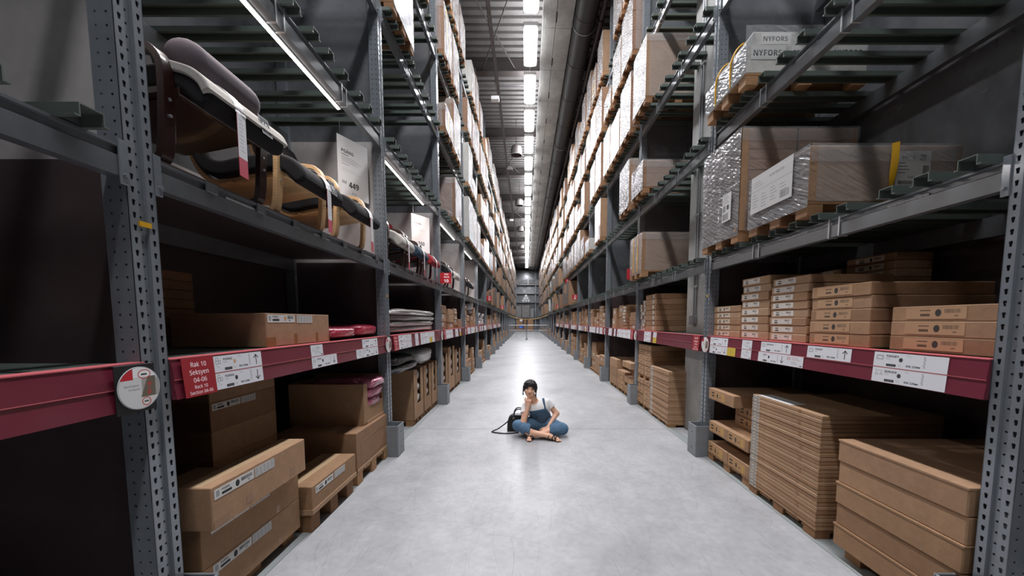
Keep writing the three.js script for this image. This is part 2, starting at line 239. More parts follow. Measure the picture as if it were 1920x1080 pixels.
const PR = {
  chairUp: priceCard('POÄNG', '#c9a080', true, 'chair'), chairDown: priceCard('POÄNG', '#222', false, 'chair'), tableUp: priceCard('TINGBY', '', true, 'table'),
  tableDot: priceCard('TINGBY', '#333', undefined, 'table'), desk: priceCard('IDÅSEN', '#333', undefined, 'desk'), genUp: priceCard('LINNMON', '', true, 'table'), genDown: priceCard('ADILS', '#111', false, ''),
  info: cell(96, 96, (c, w, h) => { fill(c, '#d9d9dd', 0, 0, w, h); lines(c, 40, 16, 40, 4, 7, 2, '#777'); lines(c, 30, 52, 52, 3, 8, 2, '#888'); c.strokeStyle = '#777'; c.strokeRect(14, 30, 12, 22); fill(c, '#222', 76, 80, 14, 7); }),
  ring: cell(120, 80, (c, w, h) => { fill(c, '#d9d9dd', 0, 0, w, h); c.strokeStyle = '#a2283c'; c.lineWidth = 3; c.beginPath(); c.arc(20, 24, 9, 0, 7); c.stroke(); lines(c, 40, 14, 66, 3, 8, 2, '#b77'); lines(c, 40, 44, 50, 3, 8, 2, '#888'); fill(c, '#222', 98, 66, 14, 6); }),
  yellow: cell(64, 64, (c, w, h) => { fill(c, '#cbb03a', 0, 0, w, h); lines(c, 12, 18, 40, 4, 9, 2, '#a8902c'); }),
  round: cell(256, 256, (c, w, h) => { fill(c, '#111', 0, 0, w, h); dot(c, 128, 128, 126, '#dad9d8'); c.save(); c.beginPath(); c.arc(128, 128, 126, 0, 7); c.clip(); fill(c, '#f1f1f1', 90, 0, 166, 62); fill(c, '#c31b26', 0, 0, 90, 74); fill(c, '#a9a6a0', 0, 74, 256, 182); fill(c, '#dad9d8', 0, 74, 140, 182); c.fillStyle = '#6d6455'; c.beginPath(); c.moveTo(180, 62); c.lineTo(228, 62); c.lineTo(226, 190); c.lineTo(130, 190); c.fill(); fill(c, '#dcdad5', 126, 186, 130, 70);
    c.strokeStyle = '#c9372c'; c.lineWidth = 5; c.beginPath(); c.ellipse(160, 46, 38, 26, 0, 0, 7); c.stroke(); c.beginPath(); c.ellipse(164, 214, 26, 24, 0, 0, 7); c.stroke(); c.beginPath(); c.moveTo(190, 100); c.lineTo(184, 170); c.moveTo(174, 116); c.lineTo(190, 96); c.lineTo(204, 118); c.moveTo(172, 152); c.lineTo(184, 174); c.lineTo(200, 150); c.stroke(); fill(c, '#333', 140, 42, 36, 10); fill(c, '#333', 150, 210, 28, 8); txt(c, 'Bandingkan', 34, 116, 17, '#555'); txt(c, 'Compare', 58, 138, 17, '#555'); c.restore(); }),
  poster: cell(300, 440, (c, w, h) => { fill(c, '#f0eeec', 0, 0, w, h); txt(c, 'POÄNG', 36, 118, 34, '#111', 'left', 'bold'); lines(c, 38, 130, 110, 1, 6, 5, '#555'); lines(c, 38, 148, 210, 5, 9, 3, '#aaa'); lines(c, 38, 200, 120, 1, 6, 4, '#999'); lines(c, 38, 235, 210, 3, 9, 2, '#ccc'); txt(c, 'RM', 36, 350, 30, '#111'); txt(c, '449', 100, 368, 60, '#111', 'left', 'bold'); c.strokeStyle = '#444'; c.lineWidth = 2; c.strokeRect(130, 402, 44, 12); }),
  poster2: cell(220, 330, (c, w, h) => { fill(c, '#f0eeec', 0, 0, w, h); txt(c, 'POÄNG', 26, 86, 26, '#333', 'left', 'bold'); lines(c, 28, 96, 80, 1, 6, 4, '#777'); lines(c, 28, 120, 150, 3, 9, 2, '#bbb'); txt(c, 'RM', 26, 258, 22, '#111'); txt(c, '160', 76, 270, 48, '#111', 'left', 'bold'); }),
  boxLabel: cell(256, 44, (c, w, h) => { fill(c, '#d3d1cd', 0, 0, w, h); txt(c, 'POÄNG', 44, 17, 14, '#111', 'left', 'bold'); fill(c, '#111', 44, 24, 60, 11); fill(c, '#999', 10, 8, 20, 26); dot(c, 142, 22, 13, '#1d1d1d', 15); barcode(c, 166, 8, 76, 16); lines(c, 210, 30, 30, 1, 4, 4, '#555'); }),
  boxLabelTan: cell(256, 44, (c, w, h) => { fill(c, '#d3d1cd', 0, 0, w, h); txt(c, 'POÄNG', 44, 17, 14, '#111', 'left', 'bold'); fill(c, '#111', 44, 24, 60, 11); fill(c, '#999', 10, 8, 20, 26); dot(c, 160, 22, 11, '#c9995f', 14); barcode(c, 182, 6, 60, 18); lines(c, 190, 30, 40, 1, 4, 4, '#555'); }),
  boxInfo: cell(160, 44, (c, w, h) => { fill(c, '#bdbbb8', 0, 0, w, h); for (let j = 0; j < 5; j++) lines(c, 8 + 30 * j, 6 + (j % 2) * 3, 22, 5, 7, 2, '#777'); }),
  flatLabel: cell(192, 32, (c, w, h) => { fill(c, '#cfc7bd', 0, 0, w, h); fill(c, '#222', 28, 8, 30, 5); fill(c, '#222', 28, 19, 32, 7); lines(c, 74, 10, 24, 2, 6, 2, '#aaa'); barcode(c, 124, 6, 46, 10, '#555'); fill(c, '#777', 150, 22, 14, 4); }),
  flatLabelDot: cell(192, 32, (c, w, h) => { fill(c, '#cbbba8', 0, 0, w, h); fill(c, '#222', 26, 8, 36, 5); fill(c, '#222', 26, 19, 36, 7); dot(c, 106, 16, 8, '#22150f', 11); barcode(c, 126, 8, 44, 9, '#333'); }),
  kraftPrint: cell(220, 44, (c, w, h) => { fill(c, '#b28d6a', 0, 0, w, h); fill(c, '#5f4a36', 56, 10, 40, 4); fill(c, '#5a4533', 58, 24, 36, 9); dot(c, 124, 21, 11, '#35302c', 13); barcode(c, 146, 8, 56, 14, '#6b5641'); lines(c, 180, 30, 22, 1, 5, 4, '#6b5641'); }),
  longPrint: cell(256, 40, (c, w, h) => { fill(c, '#b38a5e', 0, 0, w, h); fill(c, '#2d241b', 12, 8, 50, 7); fill(c, '#2d241b', 14, 22, 46, 7); lines(c, 78, 18, 18, 1, 4, 3, '#5a4733'); dot(c, 118, 20, 11, '#2b2a2b'); fill(c, '#5a4733', 150, 22, 30, 4); c.strokeStyle = '#c9a23d'; c.lineWidth = 4; c.strokeRect(200, 6, 24, 28); fill(c, '#c9a23d', 208, 13, 8, 14); }),
  edgeLabel: cell(128, 28, (c, w, h) => { fill(c, '#bfb7ac', 0, 0, w, h); fill(c, '#777', 8, 6, 24, 14); lines(c, 40, 8, 26, 3, 6, 2, '#888'); barcode(c, 72, 7, 44, 10, '#444'); }),
  smallLabel: cell(64, 40, (c, w, h) => { fill(c, '#e2e0dc', 0, 0, w, h); fill(c, '#222', 6, 6, 18, 26); lines(c, 30, 8, 26, 4, 7, 3, '#444'); }),
  shipping: cell(256, 330, (c, w, h) => { fill(c, '#c9c4be', 0, 0, w, h); txt(c, '311', 40, 66, 30, '#222', 'left', 'bold'); fill(c, '#333', 128, 30, 4, 50); txt(c, '786', 176, 52, 28, '#222', 'left', 'bold'); txt(c, '627', 176, 80, 28, '#222', 'left', 'bold'); lines(c, 16, 98, 90, 4, 26, 6, '#555'); txt(c, '104kg', 88, 226, 28, '#222'); barcode(c, 20, 244, 150, 30, '#333'); barcode(c, 200, 120, 44, 70, '#444'); barcode(c, 30, 290, 60, 24, '#333'); }),
  sleeve: cell(256, 176, (c, w, h) => { fill(c, '#c4c2c0', 0, 0, w, h); fill(c, '#aeacab', 0, 70, w, 5); fill(c, '#d2d0ce', 0, 20, w, 3); txt(c, 'ALM 80x200', 120, 40, 16, '#666'); for (let i = 0; i < 4; i++) lines(c, 14 + 58 * i, 90 + (i % 2) * 8, 44, 5, 14, 3, '#8a8887'); lines(c, 20, 30, 70, 3, 11, 3, '#999'); barcode(c, 190, 130, 50, 30, '#777'); }),
  shipSheet: cell(160, 256, (c, w, h) => { fill(c, '#cdcbc9', 0, 0, w, h); lines(c, 14, 14, 120, 6, 14, 4, '#777'); barcode(c, 14, 104, 50, 60, '#444'); barcode(c, 14, 180, 100, 60, '#444'); fill(c, '#333', 84, 110, 40, 40); }),
  nyfors: cell(256, 96, (c, w, h) => { fill(c, '#d9d8d5', 0, 0, w, h); txt(c, 'NYFORS', 14, 68, 56, '#1a1a1a', 'left', 'bold'); }),
  ten: cell(96, 120, (c, w, h) => { fill(c, '#0b0b0c', 0, 0, w, h); c.strokeStyle = '#ddd'; c.lineWidth = 3; c.strokeRect(6, 6, w - 12, h - 12); txt(c, '10', w / 2, 74, 50, '#e9e9e9', 'center', 'bold'); fill(c, '#ccc', 30, 88, 36, 4); }),
  blue: cell(96, 64, (c, w, h) => { fill(c, '#1d4db3', 0, 0, w, h); lines(c, 14, 18, 66, 3, 12, 5, '#8fb0e8'); }),
  careTag: cell(64, 200, (c, w, h) => { fill(c, '#cfd0d2', 0, 0, w, 140); lines(c, 16, 18, 34, 9, 12, 3, '#a3a4a8'); fill(c, '#b01f3c', 0, 140, w, 60); }),
};
const rackSign = (n) => cell(128, 128, (c, w, h) => { fill(c, '#b3101f', 0, 0, w, h); txt(c, 'Rak', w / 2 + 10, 28, 26, '#fff', 'center', 'bold'); txt(c, 'Rack', w / 2 + 10, 60, 26, '#fff', 'center', 'bold'); txt(c, n, w / 2 + 6, 116, 52, '#fff', 'center', 'bold'); });
PR.rack10 = rackSign('10'); PR.rack08 = rackSign('08');
const sectionSign = (n, s) => cached('sec' + n + s, () => cell(150, 150, (c, w, h) => { fill(c, '#98101c', 0, 0, w, h); txt(c, 'Rak ' + n, w / 2, 36, 25, '#fff', 'center'); txt(c, 'Seksyen', w / 2, 66, 25, '#fff', 'center'); txt(c, s, w / 2, 96, 25, '#fff', 'center'); txt(c, 'Rack ' + n, w / 2, 120, 18, '#fff', 'center'); txt(c, 'Section ' + s, w / 2, 141, 18, '#fff', 'center'); }));
const placeLabel = (s) => cached('loc' + s, () => cell(128, 32, (c, w, h) => { fill(c, '#c9c9c9', 0, 0, w, h); txt(c, s, w / 2, 26, 27, '#1a1a1a', 'center'); }));
const sheetTex = new THREE.CanvasTexture(sheet); sheetTex.colorSpace = THREE.SRGBColorSpace; sheetTex.magFilter = THREE.LinearFilter;
M.print = std({ map: sheetTex, roughness: 0.65 });
// a thin card whose front (+z) shows one cell of the sheet
function cardGeo(r, w, h, t = 0.0015) {
  return cached(['card', ...r, w, h, t].join(), () => {
    const m = new MB(), [u0, v0, u1, v1] = r, x = w / 2, y = h / 2, e = [u0 + 0.0008, v0 + 0.0008];
    m.quad([-x, -y, t], [x, -y, t], [x, y, t], [-x, y, t], [[u0, v0], [u1, v0], [u1, v1], [u0, v1]]);
    const P = [[-x, -y], [x, -y], [x, y], [-x, y]];
    for (let i = 0; i < 4; i++) { const a = P[i], b = P[(i + 1) % 4]; m.quad([...a, 0], [...b, 0], [...b, t], [...a, t], [e, e, e, e]); }
    m.quad([x, -y, 0], [-x, -y, 0], [-x, y, 0], [x, y, 0], [e, e, e, e]); return m.get();
  });
}
function card(name, r, w, h, x, y, z, ry, parent, t) { const o = obj(name, cardGeo(r, w, h, t), M.print, parent); o.position.set(x, y, z); o.rotation.y = ry; return o; }
const aisleward = (s) => (s < 0 ? Math.PI / 2 : -Math.PI / 2);        // turn that faces the aisle

// ---------------------------------------------------------------- the hall
const END = 64, BACK = 7;
{
  const floor = new THREE.Group(); floor.name = 'floor'; floor.userData.kind = 'structure'; scene.add(floor);
  const cuts = [-BACK, 1.0, 5.50, 11.5, 17.5, 23.5, 29.5, 35.5, 41.5, 47.5, 53.5, END];
  for (let i = 0; i + 1 < cuts.length; i++) struct('floor_slab', new MB().box(-9, 9, -0.2, 0, -cuts[i + 1] + 0.004, -cuts[i] - 0.004), M.floor, floor);
  struct('joint_filler', new MB().box(-9, 9, -0.25, -0.004, -END, BACK), M.joint, floor);
  for (const s of [-1, 1]) struct('trim_' + (s < 0 ? 1 : 2), new MB().box(s < 0 ? XL - 0.14 : XR - 0.02, s < 0 ? XL - 0.02 : XR + 0.10, -0.001, 0.006, -58, 2, 0.002), M.kerb);
  struct('wall_left', new MB().box(-9.2, -9, 0, 10.6, -END, BACK), M.panel);
  struct('wall_right', new MB().box(9, 9.2, 0, 10.6, -END, BACK), M.panel);
  struct('wall_front', new MB().box(-9.2, 9.2, 0, 10.6, -END - 0.2, -END), M.steelDark);
  struct('wall_back', new MB().box(-9.2, 9.2, 0, 10.6, BACK, BACK + 0.2), M.panel);
  const ceil = struct('ceiling', new MB().box(-9.2, 9.2, 10.35, 10.6, -END, BACK), M.deck);
  const ribs = new MB(); for (let d = 3; d < END - 1; d += 0.3) ribs.box(-6, 6, 10.27, 10.35, -d - 0.17, -d);
  struct('corrugation', ribs, M.deck, ceil).userData.kind = 'stuff';
  for (let d = 4.4; d < END; d += 4.65) {
    struct('roof_beam', new MB().box(-6, 6, 9.86, 9.88, -d - 0.3, -d).box(-6, 6, 9.88, 10.27, -d - 0.17, -d - 0.13).box(-6, 6, 10.25, 10.27, -d - 0.3, -d), M.steelDark, ceil);
    struct('sprinkler_pipe', new MB().geo(bar([-5.5, 9.83, -d - 0.75], [0.42, 9.83, -d - 0.75], 0.024)), M.galv, ceil);
  }
  for (let d = 9.9; d < 50; d += 9.3) struct('roof_brace', new MB().geo(bar([-1.5, 9.95, -d - 4], [-0.3, 9.95, -d - 0.5], 0.02, 6)).geo(bar([-0.3, 9.95, -d - 4], [-1.5, 9.95, -d - 0.5], 0.02, 6)), M.steelDark, ceil);
  struct('cable_tray', new MB().box(-1.03, -1.02, 9.68, 9.74, -61, 2).box(-0.94, -0.93, 9.68, 9.74, -61, 2).box(-1.03, -0.93, 9.68, 9.685, -61, 2), M.steelDark, ceil);
  // concrete girder along the aisle, cast in lengths with a lifting slot in each
  const girder = struct('trim_3', new MB().box(0.47, 1.23, 9.56, 10.35, -62, 4), M.conc);
  for (let i = 0, d = 0.6; d < 61; d += 1.78, i++) {
    struct('concrete_panel', new MB().box(0.45, 0.555, 9.51, 9.56, -d - 1.77, -d, 0.004).box(0.56, 0.80, 9.5, 9.56, -d - 1.77, -d, 0.006), M.conc, girder);
    struct('concrete_panel', new MB().box(0.815, 1.25, 9.485, 9.56, -d - 1.77, -d, 0.006), M.conc, girder);
    struct('slot', new MB().box(0.795, 0.825, 9.483, 9.5, -d - 1.55, -d - 1.2), M.dark, girder);
  }
  // square pillar standing in the second bay of rack 08
  const pil = struct('wall_pillar', new MB().box(2.31, 2.95, 0, 10.3, -5.63, -4.8, 0.012), M.conc);
  const conduit = new MB(); for (const z of [-5.36, -5.30]) conduit.geo(bar([2.295, 1.62, z], [2.295, 10, z], 0.012));
  struct('conduit', conduit, M.galv, pil);
  struct('junction_box', new MB().box(2.25, 2.31, 1.5, 1.62, -5.40, -5.27, 0.008), M.galv, pil);
  for (let y = 2; y < 9; y += 0.95) struct('conduit_clip', new MB().box(2.28, 2.312, y, y + 0.03, -5.40, -5.26, 0.004), M.galv, pil);
}
// ducts beside the girder
{
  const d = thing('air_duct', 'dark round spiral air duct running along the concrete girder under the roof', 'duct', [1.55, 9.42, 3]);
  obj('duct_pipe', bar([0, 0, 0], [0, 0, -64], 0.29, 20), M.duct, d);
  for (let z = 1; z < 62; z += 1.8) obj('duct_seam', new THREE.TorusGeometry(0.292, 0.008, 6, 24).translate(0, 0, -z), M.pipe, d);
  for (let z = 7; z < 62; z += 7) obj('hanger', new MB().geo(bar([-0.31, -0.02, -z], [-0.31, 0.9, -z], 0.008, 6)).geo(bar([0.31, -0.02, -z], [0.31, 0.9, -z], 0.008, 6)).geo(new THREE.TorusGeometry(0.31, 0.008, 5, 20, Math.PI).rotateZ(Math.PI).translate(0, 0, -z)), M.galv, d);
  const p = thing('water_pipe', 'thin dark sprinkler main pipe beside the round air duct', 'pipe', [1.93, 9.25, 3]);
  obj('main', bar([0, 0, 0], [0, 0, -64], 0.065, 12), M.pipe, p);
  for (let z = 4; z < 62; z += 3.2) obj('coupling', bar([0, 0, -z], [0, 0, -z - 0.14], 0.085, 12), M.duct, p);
}
// ---------------------------------------------------------------- aisle lamps: glowing panel and a light of its size just below
{
  const tray = new MB().box(-0.2, 0.2, 0.0, 0.09, -0.85, 0.85, 0.02).get();
  const rs = new THREE.Shape(); { const w = 0.185, h = 0.79, r = 0.12; rs.moveTo(-w + r, -h); rs.lineTo(w - r, -h); rs.quadraticCurveTo(w, -h, w, -h + r); rs.lineTo(w, h - r); rs.quadraticCurveTo(w, h, w - r, h); rs.lineTo(-w + r, h); rs.quadraticCurveTo(-w, h, -w, h - r); rs.lineTo(-w, -h + r); rs.quadraticCurveTo(-w, -h, -w + r, -h); }
  const diff = new THREE.ExtrudeGeometry(rs, { depth: 0.03, bevelEnabled: false, curveSegments: 6 }); diff.rotateX(Math.PI / 2);
  const rod = new MB().geo(bar([0, 0.09, -0.6], [0, 1.05, -0.6], 0.006, 6)).geo(bar([0, 0.09, 0.6], [0, 1.05, 0.6], 0.006, 6)).get();
  const top = new MB().box(-0.15, 0.15, 0.09, 0.098, -0.75, 0.75).get();
  let n = 0;
  for (let i = -7; i <= 22; i++) {
    const z = -(LAMP_Z0 + LAMP_STEP * i);
    const t = thing('aisle_lamp', 'bright oblong lamp hanging over the aisle, ' + (i < -1 ? 'one of those outside the view' : NTH[n++] + ' of the visible row'), 'lamp', [LAMP_X, LAMP_Y, z], 'oblong lamps in a row over the aisle');
    obj('lamp_tray', tray, M.housing, t); obj('top_lens', top, M.lampTop, t); obj('diffuser', diff, M.lamp, t); obj('hanging_rod', rod, M.galv, t);
    const L = new THREE.RectAreaLight(0xf8f9ff, LAMP, 0.32, 1.55); L.position.set(LAMP_X, LAMP_Y - 0.045, z); L.rotation.x = -Math.PI / 2; scene.add(L);
    const U = new THREE.RectAreaLight(0xf8f9ff, LAMP_UP, 0.3, 1.5); U.position.set(LAMP_X, LAMP_Y + 0.105, z); U.rotation.x = Math.PI / 2; scene.add(U);   // the open top of the fitting
  }
}

// ---------------------------------------------------------------- racks
const LV = [0, 1.38, 2.23, 3.56, 4.93, 6.25, 7.58];                    // top of the beam of each level
const NB = 20, RAIL_L = 8, RAIL_R = 9;                                 // bays; bays that carry the red price rail
const postGeo = (s, fine) => cached('post' + s + fine, () => {
  const H = 9.4, m = new MB();
  if (!fine) { m.box(Math.min(0, s * 0.1), Math.max(0, s * 0.1), 0, H, -0.042, 0).box(Math.min(0, s * 0.1), Math.max(0, s * 0.1), 0, H, -0.12, -0.078).box(Math.min(s * 0.016, s * 0.1), Math.max(s * 0.016, s * 0.1), 0, H, -0.08, -0.04); return m.get(); }
  const strip = (w, hole) => { const sh = new THREE.Shape([[0, 0], [w, 0], [w, 0.5], [0, 0.5]].map((p) => new THREE.Vector2(...p))); for (let i = 0; i < 10; i++) for (const [hx, hole1] of hole) { const h = new THREE.Path(hole1.map(([a, b]) => new THREE.Vector2(hx + a, 0.025 + i * 0.05 + b))); sh.holes.push(h); } return plain(new THREE.ExtrudeGeometry(sh, { depth: 0.003, bevelEnabled: false })); };
  const tear = [[-0.0045, -0.012], [0.0045, -0.012], [0.0075, 0.008], [0.005, 0.012], [-0.005, 0.012], [-0.0075, 0.008]], rnd6 = [0, 1, 2, 3, 4, 5].map((i) => [0.0055 * Math.cos(i * Math.PI / 3), 0.0055 * Math.sin(i * Math.PI / 3)]);
  const a = strip(0.042, [[0.022, tear]]), b = strip(0.036, [[0.018, rnd6]]), c = strip(0.1, [[0.03, rnd6], [0.072, rnd6]]);
  const segs = [];
  const face = (g, z, u) => { const k = g.clone(); k.rotateY(aisleward(s)); k.translate(s * u, 0, z); return k; };   // the strip's width then runs along z
  const w0 = s < 0 ? 0 : -0.042, at = (lo) => (s < 0 ? -lo : -lo);
  const seg = [];
  // facing left rack: +90 deg turn sends width to -z; right rack: -90 deg sends width to +z
  const put = (g, d0, w, u) => seg.push(face(g, s < 0 ? -d0 : -(d0 + w), u));
  put(a, 0, 0.042, 0.003); put(a, 0.078, 0.042, 0.003); put(b, 0.042, 0.036, 0.017);
  const flange = (z) => { const k = c.clone(); if (s < 0) k.translate(-0.1, 0, 0); k.translate(0, 0, z); return k; };
  seg.push(flange(-0.003), flange(-0.12));
  const one = mergeGeometries(seg);
  for (let i = 0; i < 19; i++) segs.push(one.clone().translate(0, i * 0.5, 0));
  m.box(Math.min(s * 0.003, s * 0.019), Math.max(s * 0.003, s * 0.019), 0, 9.5, -0.044, -0.042).box(Math.min(s * 0.003, s * 0.019), Math.max(s * 0.003, s * 0.019), 0, 9.5, -0.078, -0.076);
  m.box(Math.min(s * 0.055, s * 0.06), Math.max(s * 0.055, s * 0.06), 0, 9.5, -0.117, -0.003);
  for (const g of segs) m.geo(g); return m.get();
});
const X2 = (s, a, b) => [Math.min(s * a, s * b), Math.max(s * a, s * b)];
function frame(s, k) {
  const t = thing('upright_frame', 'grey perforated steel upright, ' + (k < 0 ? 'one behind the viewer' : NTH[k] + ' from the viewer') + ' in ' + RK(s) + (s < 0 ? ' with the armchairs' : ' with the pillar'), 'rack upright', [faceX(s), 0, -(Z0 + PITCH * k)], 'upright frames of ' + RK(s));
  obj('front_post', postGeo(s, k >= 0 && k < 4), M.post, t);
  obj('rear_post', cached('rp' + s, () => new MB().box(...X2(s, 1.0, 1.1), 0, 9.4, -0.12, 0)), M.post, t);
  const P = (y0, y1, mat, lab) => { const o = obj('side_panel', cached(['sp', s, y0, y1].join(), () => new MB().box(...X2(s, 0.1, 1.0), y0, y1, -0.075, -0.045)), mat, t); if (lab) o.userData.label = lab; return o; };
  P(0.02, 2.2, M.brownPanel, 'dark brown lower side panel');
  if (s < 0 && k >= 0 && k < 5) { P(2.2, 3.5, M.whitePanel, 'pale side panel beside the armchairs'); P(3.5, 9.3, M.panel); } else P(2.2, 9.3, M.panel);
  if (k < NB) {
    const bk = thing('back_panel', 'sheet metal back closing the ' + BAY(s, k), 'panel', [faceX(s), 0, -(Z0 + PITCH * k)], 'back sheets of ' + RK(s));
    const B = (y0, y1, mat) => obj('sheet', cached(['bp', s, y0, y1].join(), () => new MB().box(...X2(s, 1.11, 1.13), y0, y1, -2.8, 0)), mat, bk);
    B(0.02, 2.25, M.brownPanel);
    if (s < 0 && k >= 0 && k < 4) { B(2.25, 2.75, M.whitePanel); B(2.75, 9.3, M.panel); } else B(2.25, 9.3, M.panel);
  }
  if (k > 0) obj('tape_mark', cached('tm' + s, () => new MB().box(...X2(s, -0.002, 0.001), 1.82, 1.845, -0.07, -0.045)), M.yellow, t);
  if (k === 0 && s < 0) obj('tape_mark', new MB().box(-0.002, 0.006, 1.935, 1.955, -0.085, -0.035), M.yellow, t);
  const g = thing('post_guard', 'grey steel floor guard around the foot of the ' + (k < 0 ? 'unseen' : NTH[k]) + ' upright of ' + RK(s), 'guard', [faceX(s), 0, -(Z0 + PITCH * k)], 'floor guards of ' + RK(s));
  obj('guard_box', cached('pg' + s, () => { const m = new MB(), h = 0.36, e = 0.004; m.box(...X2(s, -0.115, 0.085), 0, h, 0.034, 0.044, e).box(...X2(s, -0.115, 0.085), 0, h, -0.18, -0.17, e).box(...X2(s, -0.115, -0.105), 0, h, -0.17, 0.034, e); return m.get(); }), M.guard, g);
  for (const y of [0.09, 0.27]) obj('anchor_bolt', bar([-s * 0.117, y, -0.068], [-s * 0.112, y, -0.068], 0.007, 8), M.dark, g);
}
const barGeo = (s) => cached('bar' + s, () => { const m = new MB(), a = X2(s, -0.085, 1.08); m.box(...a, 0.042, 0.046, -0.04, 0.04).box(...a, 0.006, 0.042, 0.036, 0.04).box(...a, 0.006, 0.042, -0.04, -0.036).box(...a, 0.0, 0.005, 0.036, 0.055).box(...a, 0.0, 0.005, -0.055, -0.036).box(...X2(s, 0.0, 0.01), 0.006, 0.042, -0.036, 0.036); return m.get(); });
const BARS = [0.09, 0.3, 0.52, 0.78, 1.0, 1.24, 1.47, 1.72, 1.98, 2.22, 2.48];
const W = PITCH - POST;
const beamGeo = (s, h) => cached('beam' + s + h, () => new MB().prism([[0, -h], [0, -h * 0.36], [0.012, -h * 0.3], [0.012, -0.012], [-0.004, -0.01], [-0.004, 0], [0.05, 0], [0.05, -h]].map(([u, y]) => [s * u, y]), -W, 0).get());
const connGeo = (s) => cached('conn' + s, () => new MB().box(...X2(s, -0.008, 0.0), -0.15, 0.02, -0.028, 0.004, 0.002).geo(bar([s * -0.02, -0.115, -0.012], [s * -0.006, -0.115, -0.012], 0.009, 8)));
function shelf(s, k, lv) {
  const y = LV[lv], fine = k < 5, display = s < 0 && lv === 2 && k >= 0 && k < 4, h = lv === 2 ? 0.12 : 0.14;
  const where = BAY(s, k);
  const t = thing('pallet_shelf', (display ? 'grey display shelf with closed deck under the armchairs, ' : 'grey pallet shelf with cross bars, ' + ['', 'lowest', 'lowest', 'second', 'third', 'fourth', 'topmost'][lv] + ' level of the ') + where, 'pallet shelf', [faceX(s), y, -(Z0 + PITCH * k + POST)], 'pallet shelves of ' + RK(s));
  obj('front_beam', beamGeo(s, h), M.beam, t);
  obj('rear_beam', cached('rb' + s, () => new MB().box(...X2(s, 1.0, 1.05), -0.13, 0, -W, 0)), M.beam, t);
  if (display) {
    obj('deck', cached('deck' + s, () => new MB().box(...X2(s, 0.02, 1.05), 0, 0.018, -W, 0)), M.brownPanel, t);
    for (let i = 0; i < 7; i++) obj('clip', cached('clip', () => new MB().box(-0.004, 0.006, -0.045, 0.004, -0.035, 0.035, 0.002)), M.beam, t).position.set(0.003, 0, -0.3 - i * 0.36);
  } else if (fine) {
    for (const d of BARS) { const o = obj('support_bar', barGeo(s), M.bars, t); o.position.set(0, 0, -d - rr(-0.03, 0.03)); }
    for (const d of [0.9, 1.78]) for (const e of [0, 0.085]) obj('beam_clip', cached('bcl' + s + h, () => new MB().box(...X2(s, -0.008, -0.003), -h - 0.004, 0.004, -0.006, 0.006).box(...X2(s, -0.008, 0.052), -h - 0.006, -h, -0.006, 0.006).box(...X2(s, -0.008, 0.05), 0.0, 0.005, -0.006, 0.006)), M.bright, t).position.z = -d - e;
  } else {
    const m = new MB(); const far = k > 9;
    for (const d of BARS) if (far) m.box(...X2(s, -0.085, 1.0), 0, 0.046, -d - 0.045, -d + 0.045); else m.geo(barGeo(s).clone().translate(0, 0, -d));
    obj('support_bars', m, M.bars, t).userData.kind = 'stuff';
  }
  if (fine) {
    for (const z of [0, -W + 0.024]) obj('beam_connector', connGeo(s), M.post, t).position.z = z;
    for (let i = 0; i < 3 && k >= 0; i++) {
      const d = s < 0 ? [0.42, 1.28, 2.14][i] : [0.36, 1.22, 2.12][i], n = 4 + 3 * k + i;
      card('place_label', placeLabel(rackNo(s) + '-' + two(n) + '-' + lv * 10), 0.23, 0.056, s * (lv === 2 ? 0.008 : 0.008), -h * 0.5 + 0.004, -d - 0.1, aisleward(s), t);
    }
  }
}
for (const s of [-1, 1]) {
  for (let k = -1; k <= NB; k++) frame(s, k);
  for (let k = -1; k < NB; k++) for (let lv = 2; lv <= 6; lv++) { if (k < 0 && lv > 3) continue; shelf(s, k, lv); }
}
// red price rails
function rail(s, k, cards) {
  const t = thing('price_rail_shelf', 'low shelf with a dark red price rail, ' + BAY(s, k), 'shelf', [faceX(s), LV[1], -(Z0 + PITCH * k + POST)], 'shelves with red price rails');
  obj('front_beam', cached('rbeam' + s, () => new MB().box(...X2(s, 0.0, 0.05), -0.16, -0.003, -W, 0)), M.beam, t);
  obj('rear_beam', cached('rb' + s, () => 0), M.beam, t);
  obj('deck', cached('rdeck' + s, () => { const m = new MB(); for (let i = 0; i < 9; i++) m.box(...X2(s, 0.05, 1.05), -0.03, 0, -W * (i + 0.94) / 9, -W * (i + 0.06) / 9); return m.get(); }), M.bars, t);
  obj('price_rail', cached('prail' + s, () => new MB().prism([[-0.004, 0.0], [-0.012, 0.0], [-0.022, -0.09], [-0.017, -0.092], [-0.027, -0.178], [-0.004, -0.178]].map(([u, y]) => [s * u, y]), -W, 0)), M.redRail, t);
  obj('rail_edge', cached('redge' + s, () => new MB().box(...X2(s, -0.016, 0.05), 0.0, 0.004, -W, 0).box(...X2(s, -0.0225, -0.018), -0.0925, -0.0895, -W, 0)), M.groove, t);
  const z0 = Z0 + PITCH * k + POST;
  for (const [kind, d0, d1, row] of cards) {
    const w = Math.abs(d1 - d0), both = row === 2, y = both ? -0.09 : row === 0 ? -0.047 : -0.134, x = -s * (both ? 0.029 : row === 0 ? 0.0185 : 0.0235);
    const r = kind === 'section' ? sectionSign(rackNo(s), sect(k)) : PR[kind];
    const o = card(kind === 'section' ? 'section_sign' : 'price_card', r, w, both ? 0.18 : 0.082, x, y, -((d0 + d1) / 2 - z0), aisleward(s), t);
    o.rotation.order = 'YXZ'; o.rotation.x = both ? -0.08 : -0.07;
  }
  return t;
}
